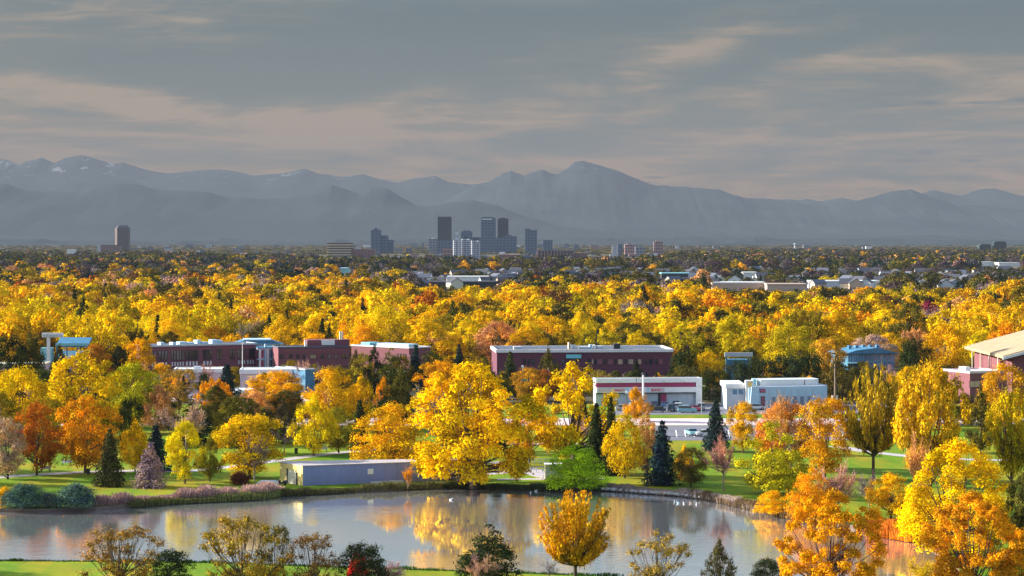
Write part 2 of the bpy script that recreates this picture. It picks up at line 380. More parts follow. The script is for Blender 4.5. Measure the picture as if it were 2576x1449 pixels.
# ------------------------------------------------------------------ mountains
def ridge(name, prof, Y, depth, m, seed, rough=1.0):
    """a range as a height field: crest line at distance Y, spurs running down towards the plain and behind"""
    rs = np.random.RandomState(seed); nx, ny = 1500, 27
    qs = np.array([p[0] for p in prof], float); hs = np.array([hz(p[1], Y) for p in prof])
    X = np.linspace((qs[0] - CX) / FQ * Y, (qs[-1] - CX) / FQ * Y, nx)
    crest = np.interp(X, (qs - CX) / FQ * Y, hs)
    jag = np.zeros(nx)
    for k in range(7):
        f = 620 / (50 / 1.9 ** k); ph = rs.rand(int(f) + 3); jag += np.interp(np.linspace(0, int(f) + 1, nx), np.arange(int(f) + 3), ph - .5) * 40 / 1.6 ** k
    k_ = np.exp(-np.linspace(-3, 3, 101) ** 2); k_ /= k_.sum(); soft = np.convolve(np.pad(crest, 50, 'edge'), k_, 'valid'); sharp = crest - soft + jag * (rough * 1.5 + .5 * (rough > .1))
    k2 = np.exp(-np.linspace(-2.5, 2.5, 301) ** 2); k2 /= k2.sum(); vsoft = np.convolve(np.pad(soft, 150, 'edge'), k2, 'valid')
    v = np.linspace(-1, 1, ny); verts = []
    spur = np.zeros((ny, nx))
    for k in range(4):
        g = rs.rand(9 + 8 * k, 34 * 2 ** k) - .5
        gy = np.linspace(0, g.shape[0] - 1.001, ny); gx = np.linspace(0, g.shape[1] - 1.001, nx)
        iy, ix = gy.astype(int), gx.astype(int); fy, fx = (gy - iy)[:, None], (gx - ix)[None, :]
        gg = g[iy][:, ix] * (1 - fy) * (1 - fx) + g[iy + 1][:, ix] * fy * (1 - fx) + g[iy][:, ix + 1] * (1 - fy) * fx + g[iy + 1][:, ix + 1] * fy * fx
        spur += gg / 1.7 ** k
    for j, t in enumerate(v):
        fall = (1 - abs(t)) ** 1.25
        for i in range(nx):
            f5 = max(0, 1 - abs(t) * 9) ; f2 = max(0, 1 - abs(t) * 3.2)
            z = (vsoft[i] + (soft[i] - vsoft[i]) * f2) * fall + sharp[i] * f5 + 90 * spur[j, i] * min(1, abs(t) * 3) * fall - 2 * (abs(t) > .99)
            verts.append((X[i], Y + t * depth, max(z, -5) if abs(t) < .99 else -5))
    faces = [(j * nx + i, j * nx + i + 1, (j + 1) * nx + i + 1, (j + 1) * nx + i) for j in range(ny - 1) for i in range(nx - 1)]
    me = bpy.data.meshes.new(name); me.from_pydata(verts, [], faces); me.update(); me.materials.append(m)
    for p in me.polygons: p.use_smooth = True
    o = link(name, me); o['kind'] = 'structure'; return o
ridge('mountain_range', [(-900, 430), (-300, 420), (-100, 405), (0, 397), (20, 402), (45, 414), (75, 405), (105, 397), (135, 411), (165, 397), (208, 388), (245, 396), (285, 409), (310, 405), (350, 418),
      (420, 430), (470, 428), (550, 424), (600, 430), (640, 437), (690, 434), (725, 431), (765, 421), (800, 434), (860, 443), (915, 436), (950, 445), (1000, 455), (1045, 444),
      (1095, 436), (1130, 452), (1190, 458), (1300, 470), (1500, 500), (1800, 500), (1920, 496), (1985, 499), (2010, 503), (2030, 500), (2060, 508), (2120, 500), (2150, 508), (2250, 500), (2330, 482), (2350, 475), (2400, 490), (2420, 494),
      (2470, 478), (2500, 474), (2540, 485), (2576, 495), (2800, 500), (3400, 520)], 33000, 4200, M['mount'], 1, .8)
ridge('mountain_range', [(1040, 598), (1100, 520), (1190, 462), (1230, 452), (1262, 436), (1285, 428), (1300, 434), (1320, 441), (1345, 434), (1365, 428), (1385, 436), (1405, 437), (1430, 420), (1446, 407), (1465, 405), (1490, 411), (1530, 422), (1560, 430),
      (1600, 446), (1650, 465), (1690, 468), (1750, 470), (1810, 474), (1850, 487), (1900, 499), (1990, 507), (2060, 515), (2130, 507), (2190, 492), (2240, 478), (2290, 475), (2330, 490), (2400, 512), (2500, 520), (2600, 526), (2800, 540), (3400, 560)],
      27500, 3600, M['mount'], 2, .35)
ridge('foothill_range', [(-900, 470), (-100, 462), (0, 458), (20, 460), (70, 480), (150, 484), (210, 482), (230, 470), (290, 461), (350, 467), (400, 480), (520, 485), (580, 500), (700, 505), (770, 497), (800, 480),
      (835, 468), (880, 482), (905, 487), (935, 474), (975, 475), (1010, 495), (1050, 515), (1100, 510), (1130, 502), (1190, 498), (1250, 512), (1320, 540), (1400, 562), (1500, 580), (1700, 590), (2200, 592), (3400, 594)],
      21500, 3000, M['foot'], 3, .3)
ridge('plateau', [(-900, 602), (-200, 604), (0, 606), (300, 607), (700, 610), (1000, 606), (1400, 600), (1500, 602), (1900, 600), (2576, 603), (3400, 604)], 14500, 2500, M['foot'], 5, .05)

# ------------------------------------------------------------------ tree prototypes (unit height, unit width)
def env(kind, t):
    if kind == 'round': return max(0, 1 - abs(2 * t - 1) ** 2.3) ** .55
    if kind == 'broad': return max(0, 1 - (t) ** 2.4) ** .6 * (.8 + .2 * min(1, t * 5))
    if kind == 'dome': return max(0, 1 - t ** 2.2) ** .55
    if kind == 'vase': return (.22 + .78 * (t / .62) ** .75) if t < .62 else max(0, 1 - ((t - .62) / .38) ** 2.2) ** .55
    if kind == 'oval': return (min(1, .35 + t * 2.4) if t < .3 else max(0.0, 1 - ((t - .3) / .7) ** 1.7) ** .8)
    if kind == 'tall': return (min(1, .3 + t * 1.5) if t < .5 else max(0, 1 - ((t - .5) / .5) ** 2.6) ** .6)
    if kind == 'willow': return max(0, 1 - (abs(t - .45) / .55) ** 2.4) ** .5
    if kind == 'spindle': return (min(1, .6 + t * 1.6) if t < .25 else max(0, 1 - ((t - .25) / .75) ** 1.5))
    if kind == 'column': return .9 if t < .8 else max(0, 1 - (t - .8) / .2) ** .6
    return 1

def leaf_quads(P, N, size, rs, elong=1.0, jit=.75, up=0.0):
    n = len(P)
    nn = N + rs.normal(0, jit, (n, 3)); nn /= np.linalg.norm(nn, axis=1)[:, None] + 1e-9
    a = rs.normal(0, 1, (n, 3)); a[:, 2] += up * 3
    a -= nn * (a * nn).sum(1)[:, None]; a /= np.linalg.norm(a, axis=1)[:, None] + 1e-9
    b = np.cross(nn, a)
    s = size * rs.uniform(.6, 1.35, n)[:, None]
    A = a * s * elong; B = b * s
    c = rs.uniform(.3, .75, (n, 1))
    V = np.stack([P - A, P - A * .1 + B * c * 1.3, P + A, P + A * .15 - B * c * 1.3], 1).reshape(-1, 3)
    return V

def mesh_from_quads(name, V, extra=None, m=None, seed=0):
    n = len(V) // 4
    me = bpy.data.meshes.new(name)
    me.vertices.add(len(V)); me.vertices.foreach_set('co', V.astype(np.float32).ravel())
    me.loops.add(n * 4); me.loops.foreach_set('vertex_index', np.arange(n * 4, dtype=np.int32))
    me.polygons.add(n); me.polygons.foreach_set('loop_start', np.arange(0, n * 4, 4, dtype=np.int32))
    try: me.polygons.foreach_set('loop_total', np.full(n, 4, dtype=np.int32))
    except Exception: pass
    at_ = me.attributes.new('rnd', 'FLOAT', 'FACE'); at_.data.foreach_set('value', np.random.RandomState(seed).rand(n).astype(np.float32))
    me.update(calc_edges=True)
    if m: me.materials.append(m)
    return me

def proto(name, kind, seed, z0=.18, npuff=30, pr=(.11, .19), nleaf=7000, size=.022, elong=1.15, branches=True, jit=.42, up=0., sparse=False, m=None, bm_=None, lean=0., core=.35, trunk_r=.022, sq=1.0, droop=0):
    rs = np.random.RandomState(seed)
    puffs = []; tries = 0
    while len(puffs) < npuff and tries < 4000:
        tries += 1
        t = rs.rand() ** .8 if kind not in ('dome', 'broad', 'spindle') else rs.rand() ** 1.15
        a = rs.rand() * 6.283; r = rs.uniform(*pr) * (1.15 - .35 * t)
        e = env(kind, t) * .5
        if rs.rand() < core: rad = max(0, e - r) * math.sqrt(rs.rand())
        else: rad = max(0, e - r * rs.uniform(.55, 1.0))
        lump = 1 + .16 * math.sin(a * 2 + seed) + .12 * math.sin(a * 3 + seed * 2.1 + t * 4)
        p = np.array([math.cos(a) * rad * lump + lean * t, math.sin(a) * rad * lump, z0 + t * (1 - z0 - r * .5)])
        if p[2] - r * .7 < z0 * .5 and kind not in ('dome', 'broad'): p[2] = z0 * .5 + r * .7
        if all(np.linalg.norm((p - q[0]) / (r + q[1])) > .40 for q in puffs): puffs.append((p, r))
    if droop:
        for k in range(droop):
            a = rs.rand() * 6.283; rad = rs.uniform(.3, .47)
            for s_ in range(3):
                puffs.append((np.array([math.cos(a) * rad, math.sin(a) * rad, z0 + .22 - s_ * .075]), .085 - .012 * s_))
    wts = np.array([r ** 2 for _, r in puffs]); wts /= wts.sum()
    Ps, Ns = [], []
    for (p, r), wt in zip(puffs, wts):
        k = max(3, int(nleaf * wt))
        d = rs.normal(0, 1, (k, 3)); d /= np.linalg.norm(d, axis=1)[:, None]
        d[:, 2] = np.where(d[:, 2] < -.35, -d[:, 2] * .6, d[:, 2])
        rr = r * (rs.uniform(.55, 1.08, k) if not sparse else rs.uniform(.2, 1.35, k))[:, None]
        # break the puff's outline into smaller sprays
        ph = rs.rand(3) * 6.28
        wob = 1 + .22 * (np.sin(d[:, 0] * 6 + ph[0]) * np.sin(d[:, 1] * 6 + ph[1]) + np.sin(d[:, 2] * 7 + ph[2]) * .6)
        q = p + d * rr * wob[:, None] * np.array([1, 1, (1.0 + .9 * (up > 0)) * sq])
        Ps.append(q); Ns.append(d)
    P = np.concatenate(Ps); N = np.concatenate(Ns); N[:, 2] += .25
    # fit the crown into its unit box: full width, top at 1, foliage reaching down to the given height
    sx = .5 / np.percentile(np.abs(P[:, 0]), 98.5); sy = .5 / np.percentile(np.abs(P[:, 1]), 98.5); zt_ = np.percentile(P[:, 2], 99.6); zb_ = np.percentile(P[:, 2], .5)
    zlo = z0 * .6 if kind not in ('tall',) else z0 * .8
    fz = lambda z: zlo + (z - zb_) / (zt_ - zb_) * (.99 - zlo)
    P = P * np.array([sx, sy, 1]); P[:, 2] = fz(P[:, 2])
    puffs = [(np.array([p[0] * sx, p[1] * sy, fz(p[2])]), r * sx) for p, r in puffs]
    crown = mesh_from_quads(name + '_crown', leaf_quads(P, N, size, rs, elong, jit, up), m=m or M['leaf'], seed=seed)
    # trunk and limbs
    tb = MB(); top = z0 + (1 - z0) * (.75 if kind in ('round', 'tall', 'oval', 'spindle') else .45)
    zf = z0 * .85 if kind != 'tall' else z0
    pts = [(0, 0, -.02), (.005, .004, zf * .5), (-.004, .006, zf), (.01 + lean * .4, -.01, (zf + top) / 2), (lean * .7, 0, top)]
    tb.tube(pts, [trunk_r * 1.35, trunk_r, trunk_r * .85, trunk_r * .5, trunk_r * .12], 7)
    if branches:
        for (p, r) in puffs[::1 if sparse else 2]:
            zb = zf * .9 + (min(p[2], top) - zf) * rs.uniform(.0, .45)
            if zb > p[2] - .02: zb = max(.02, p[2] - .12)
            s_ = np.array([0, 0, zb]); mid = (s_ + p) / 2 + np.array([p[0] * .12, p[1] * .12, -.02 + .03 * rs.rand()])
            tb.tube([tuple(s_), tuple(mid), tuple(p)], [trunk_r * .42, trunk_r * .24, trunk_r * .06], 4)
            if sparse:
                for _ in range(5):
                    d = rs.normal(0, 1, 3); d[2] = abs(d[2]) + .2; d /= np.linalg.norm(d)
                    tb.tube([tuple(mid + (p - mid) * rs.rand()), tuple(p + d * r * 1.2)], [trunk_r * .14, trunk_r * .03], 3)
    return crown, tb.mesh(name + '_trunk', bm_ or M['bark'])

def proto_conifer(name, seed, tiers=15, nleaf=7000, size=.018, m=None, rmax=.5, z0=.06, power=.85, tip=.02, gap=.5):
    rs = np.random.RandomState(seed); P, N = [], []; bt = MB()
    bt.tube([(0, 0, -.02), (0, 0, .5), (0, 0, .97)], [.024, .014, .003], 6)
    tot = sum((1 - k / tiers) ** 1 + .1 for k in range(tiers))
    for k in range(tiers):
        t = k / tiers; z = z0 + (1 - z0) * t ** .95; rad = (rmax * (1 - t) ** power + tip) * rs.uniform(.88, 1.08)
        nb = max(5, int(13 * (1 - t) + 4)); per = int(nleaf * ((1 - t) + .1) / tot / nb)
        a0 = rs.rand() * 6.28
        for b_ in range(nb):
            a = a0 + 6.283 * b_ / nb + rs.normal(0, .15); L = rad * rs.uniform(.55, 1.22)
            s = rs.rand(per) ** .6
            side = rs.normal(0, .045, per) * (1.1 - s * .5) * (rad / .3 + .35)
            x = np.cos(a) * s * L - np.sin(a) * side; y = np.sin(a) * s * L + np.cos(a) * side
            zz = z - s ** 1.4 * L * .30 + rs.normal(0, .008, per) + (1 - z0) / tiers * rs.uniform(-gap, gap, per) * .6
            P.append(np.stack([x, y, zz], 1)); n_ = np.stack([np.cos(a) * .5 * np.ones(per) + side * 2, np.sin(a) * .5 * np.ones(per), .8 * np.ones(per)], 1); N.append(n_)
            if k % 2 == 0: bt.tube([(0, 0, z), (math.cos(a) * L * .8, math.sin(a) * L * .8, z - .2 * L)], [.006, .002], 3)
    P = np.concatenate(P); N = np.concatenate(N)
    return mesh_from_quads(name + '_crown', leaf_quads(P, N, size, rs, 1.3, .5), m=m or M['needle'], seed=seed), bt.mesh(name + '_trunk', M['bark'])

def proto_bare(name, seed, z0=.2, n1=16, n2=14, n3=16, spread=.5, leaves=500, pale=True, upr=.9, rad=.010):
    """leafless crown: limbs, boughs and a mass of fine twigs"""
    rs = np.random.RandomState(seed); tb = MB()
    tb.tube([(0, 0, -.02), (0, 0, z0), (0, 0, z0 + .35)], [.024, .019, .006], 6)
    Q = []; LP = []
    for i in range(n1):
        a = rs.rand() * 6.283; e = rs.uniform(.35, 1.25); L = rs.uniform(.45, .8) * (1 - z0)
        s = np.array([0, 0, z0 * .8 + .3 * rs.rand() * (1 - z0)])
        d = np.array([math.cos(a) * math.cos(e) * spread * 2, math.sin(a) * math.cos(e) * spread * 2, math.sin(e) * upr])
        end = s + d * L; end[2] = min(end[2], .97); mid = (s + end) / 2 + np.array([d[0] * .06, d[1] * .06, -.02])
        tb.tube([tuple(s), tuple(mid), tuple(end)], [rad, rad * .6, rad * .2], 4)
        for j in range(n2):
            f = rs.uniform(.25, 1); b0 = s + (end - s) * f
            d2 = d / np.linalg.norm(d) + rs.normal(0, .55, 3); d2[2] += .35; d2 /= np.linalg.norm(d2)
            e2 = b0 + d2 * rs.uniform(.10, .2)
            Q.append((b0, e2, .0032))
            for k in range(n3):
                f = rs.rand(); c0 = b0 + (e2 - b0) * f; d3 = d2 + rs.normal(0, .6, 3); d3[2] += .25; d3 /= np.linalg.norm(d3)
                e3 = c0 + d3 * rs.uniform(.03, .085); Q.append((c0, e3, .0022)); LP.append(e3)
    V = []
    for (a_, b_, wd) in Q:
        d = b_ - a_; s = np.cross(d, rs.normal(0, 1, 3)); s /= np.linalg.norm(s) + 1e-9; s *= wd
        V += [a_ - s, a_ + s, b_ + s * .5, b_ - s * .5]
    V = np.array(V)
    if leaves:
        idx = rs.choice(len(LP), leaves); P = np.array(LP)[idx]; N = rs.normal(0, 1, P.shape)
        V = np.concatenate([V, leaf_quads(P, N, .014, rs)])
    return mesh_from_quads(name + '_crown', V, m=M['leaf'], seed=seed), tb.mesh(name + '_trunk', M['palebark'] if pale else M['bark'])

def proto_fan(name, seed, z0=.14, nl=115, nleaf=19000, size=.011, zc=.58, rz=.42):
    rs = np.random.RandomState(seed); tb = MB(); tb.tube([(0, 0, -.02), (0, 0, z0)], [.028, .022], 7); P, N, A = [], [], []
    for i in range(nl):
        a = rs.rand() * 6.283; u = rs.uniform(-.92, 1); rr = math.sqrt(1 - u * u) * rs.uniform(.75, 1.05)
        e = np.array([math.cos(a) * rr * .5, math.sin(a) * rr * .5, zc + u * rz * rs.uniform(.88, 1.04)])
        if e[2] < z0 + .08: e[2] = z0 + .08 + .1 * rs.rand()
        s_ = np.array([0, 0, z0 * rs.uniform(.8, 1.3)]); m_ = s_ + (e - s_) * .5 + np.array([e[0] * .14, e[1] * .14, -.05])
        tb.tube([tuple(s_), tuple(m_), tuple(e)], [.009, .005, .001], 4)
        k = int(nleaf / nl); t = rs.uniform(.34, 1.04, k) ** .8; t = t[:, None]
        p = (1 - t) ** 2 * s_ + 2 * (1 - t) * t * m_ + t ** 2 * e; d = 2 * (1 - t) * (m_ - s_) + 2 * t * (e - m_); d /= np.linalg.norm(d, axis=1)[:, None]
        off = rs.normal(0, .022, (k, 3)) * (1.25 - .6 * t); P.append(p + off); N.append(off / .02 + rs.normal(0, .5, (k, 3)))
    P = np.concatenate(P); N = np.concatenate(N); N /= np.linalg.norm(N, axis=1)[:, None]; P[:, 2] = np.minimum(P[:, 2], 1.0)
    return mesh_from_quads(name + '_crown', leaf_quads(P, N, size, rs, 1.9, .5, 1.2), m=M['leaf'], seed=seed), tb.mesh(name + '_trunk', M['bark'])
PR = {}
for k in range(4): PR['round%d' % k] = proto('round', 'round', 11 + k, z0=.17, npuff=38 + 4 * k, pr=(.09, .17), nleaf=19000, size=.0112)
for k in range(2): PR['broad%d' % k] = proto('broad', 'broad', 31 + k, z0=.14, npuff=46, pr=(.08, .15), nleaf=19000, size=.0118)
for k in range(2): PR['dome%d' % k] = proto('dome', 'dome', 41 + k, z0=.02, npuff=70, core=.5, pr=(.11, .17), nleaf=19000, size=.0118)
PR['vase0'] = proto_fan('vase', 51)
PR['vase1'] = proto('vase', 'vase', 52, z0=.2, npuff=46, pr=(.06, .11), nleaf=7500, size=.015, elong=1.5, up=.7, core=.4)
for k in range(2): PR['oval%d' % k] = proto('oval', 'oval', 61 + k, z0=.14, npuff=42, pr=(.07, .13), nleaf=15000, size=.0118, elong=1.3, up=.4)
PR['tall0'] = proto_fan('tall', 71, z0=.24, nl=80, nleaf=11000, size=.012, zc=.62, rz=.38)
PR['tall1'] = proto('tall', 'tall', 72, z0=.14, npuff=100, pr=(.05, .095), nleaf=18000, size=.0115, core=.35, trunk_r=.03, elong=1.6, up=.6)
PR['willow0'] = proto('willow', 'willow', 81, z0=.12, npuff=74, pr=(.07, .135), nleaf=30000, size=.0105, core=.25, droop=9, trunk_r=.03, elong=1.3)
PR['willow1'] = proto('willow', 'willow', 84, z0=.12, npuff=60, pr=(.07, .13), nleaf=15000, size=.0135, core=.3, droop=5, trunk_r=.03)
for k in range(3): PR['sparse%d' % k] = proto('sparse', 'round' if k else 'vase', 91 + k, z0=.14, npuff=40, pr=(.07, .13), nleaf=5200 + 1500 * k, size=.0125, sparse=True, trunk_r=.02)
PR['big0'] = proto('big', 'round', 97, z0=.12, npuff=95, pr=(.05, .10), nleaf=42000, size=.008, trunk_r=.02, core=.3, elong=1.3, sparse=False)
PR['big1'] = proto('big', 'broad', 98, z0=.10, npuff=100, pr=(.06, .11), nleaf=42000, size=.008, trunk_r=.02, core=.3, elong=1.3)
for k in range(3): PR['spruce%d' % k] = proto_conifer('spruce', 101 + k, nleaf=8000)
PR['cypress0'] = proto('cypress', 'spindle', 111, z0=.02, npuff=60, pr=(.07, .12), nleaf=8000, size=.014, m=M['needle'], up=.5, elong=1.4)
PR['cypress1'] = proto('cypress', 'column', 112, z0=.02, npuff=60, pr=(.09, .15), nleaf=8000, size=.015, m=M['needle'], up=.5, elong=1.4)
for k in range(2): PR['pine%d' % k] = proto('pine', 'spindle', 121 + k, z0=.08, npuff=40, pr=(.09, .16), nleaf=8000, size=.015, m=M['needle'], elong=1.4)
PR['juniper0'] = proto('juniper', 'round', 131, z0=.1, npuff=70, pr=(.11, .18), nleaf=11000, size=.015, m=M['needle'], core=.6, branches=False)
for k in range(3): PR['bare%d' % k] = proto_bare('bare', 141 + k)
PR['upbare0'] = proto_bare('bare', 151, z0=.05, spread=.28, upr=1.1, leaves=900, n1=20)
PR['snag0'] = proto_bare('snag', 155, z0=.05, spread=.45, upr=.25, leaves=60, n1=22, n2=5, n3=4, pale=False)
for k in range(2): PR['shrub%d' % k] = proto('shrub', 'dome', 161 + k, z0=.0, npuff=70, pr=(.12, .19), nleaf=10000, size=.016, core=.6, up=.8, elong=2.2, jit=.9, branches=False)
PR['spruce_pink'] = proto_conifer('spruce', 107, nleaf=5200, size=.016, m=M['leaf'], gap=.9)

# leaf colours
C_ = dict(BP=(.14, .09, .095), OLF=(.19, .16, .035), GRF=(.20, .165, .155), Y=(1.0, .60, .004), YB=(1.0, .69, .006), YO=(.98, .51, .004), O=(.93, .40, .006), OP=(.84, .42, .13), RO=(.56, .17, .012), G=(.52, .70, .015), GY=(.70, .50, .008), OL=(.36, .245, .012), DG=(.045, .06, .02), DGO=(.13, .115, .02), BS=(.032, .06, .06), PK=(.66, .38, .28), PK2=(.52, .28, .30), RD=(.75, .02, .02), BR=(.28, .13, .04), GR=(.36, .27, .22), SG=(.12, .25, .18), MR=(.32, .03, .07))
N_TREE = {}
def tree(pr, x, Y, width, height, col, name, label, cat='tree', group=None, z=0.0, rz=None):
    rs = random.Random(hash((round(x, 2), round(Y, 2))) & 0xffff)
    r = empty(name, (x, Y, z), rs.uniform(0, 6.28) if rz is None else rz, (width, width, height))
    c, t = PR[pr]
    o = link('crown', c, r); j = rs.uniform(.92, 1.08)
    o.color = (min(col[0] * j, 1), min(col[1] * rs.uniform(.93, 1.07), 1), col[2], 1)
    link('trunk', t, r)
    tag(r, label, cat, group); HAND.append((x, Y, width / 2)); return r
HAND = []
NAMES = dict(round='leafy_tree', broad='leafy_tree', dome='bushy_tree', vase='vase_shaped_tree', oval='leafy_tree', tall='tall_tree', willow='willow_tree', sparse='thinning_tree', big='leafy_tree', spruce='spruce_tree',
             cypress='cypress_tree', pine='pine_tree', juniper='juniper_bush', bare='bare_tree', upbare='bare_tree', snag='bare_tree', shrub='shrub')
def T(pr, cx, top, base, wq, col, label, name=None, cat=None, rz=None, group=None):
    Y = Yq(base); p = at(cx, Y); h = (base - top) / FQ * Y; wd = wq / FQ * Y
    nm = name or NAMES[pr.rstrip('0123456789').split('_')[0]]
    cat = cat or ('shrub' if 'shrub' in nm or 'bush' in nm.split('_') else 'tree')
    return tree(pr, p.x, p.y, wd, h, C_[col] if isinstance(col, str) else col, nm, label, cat, rz=rz, group=group)

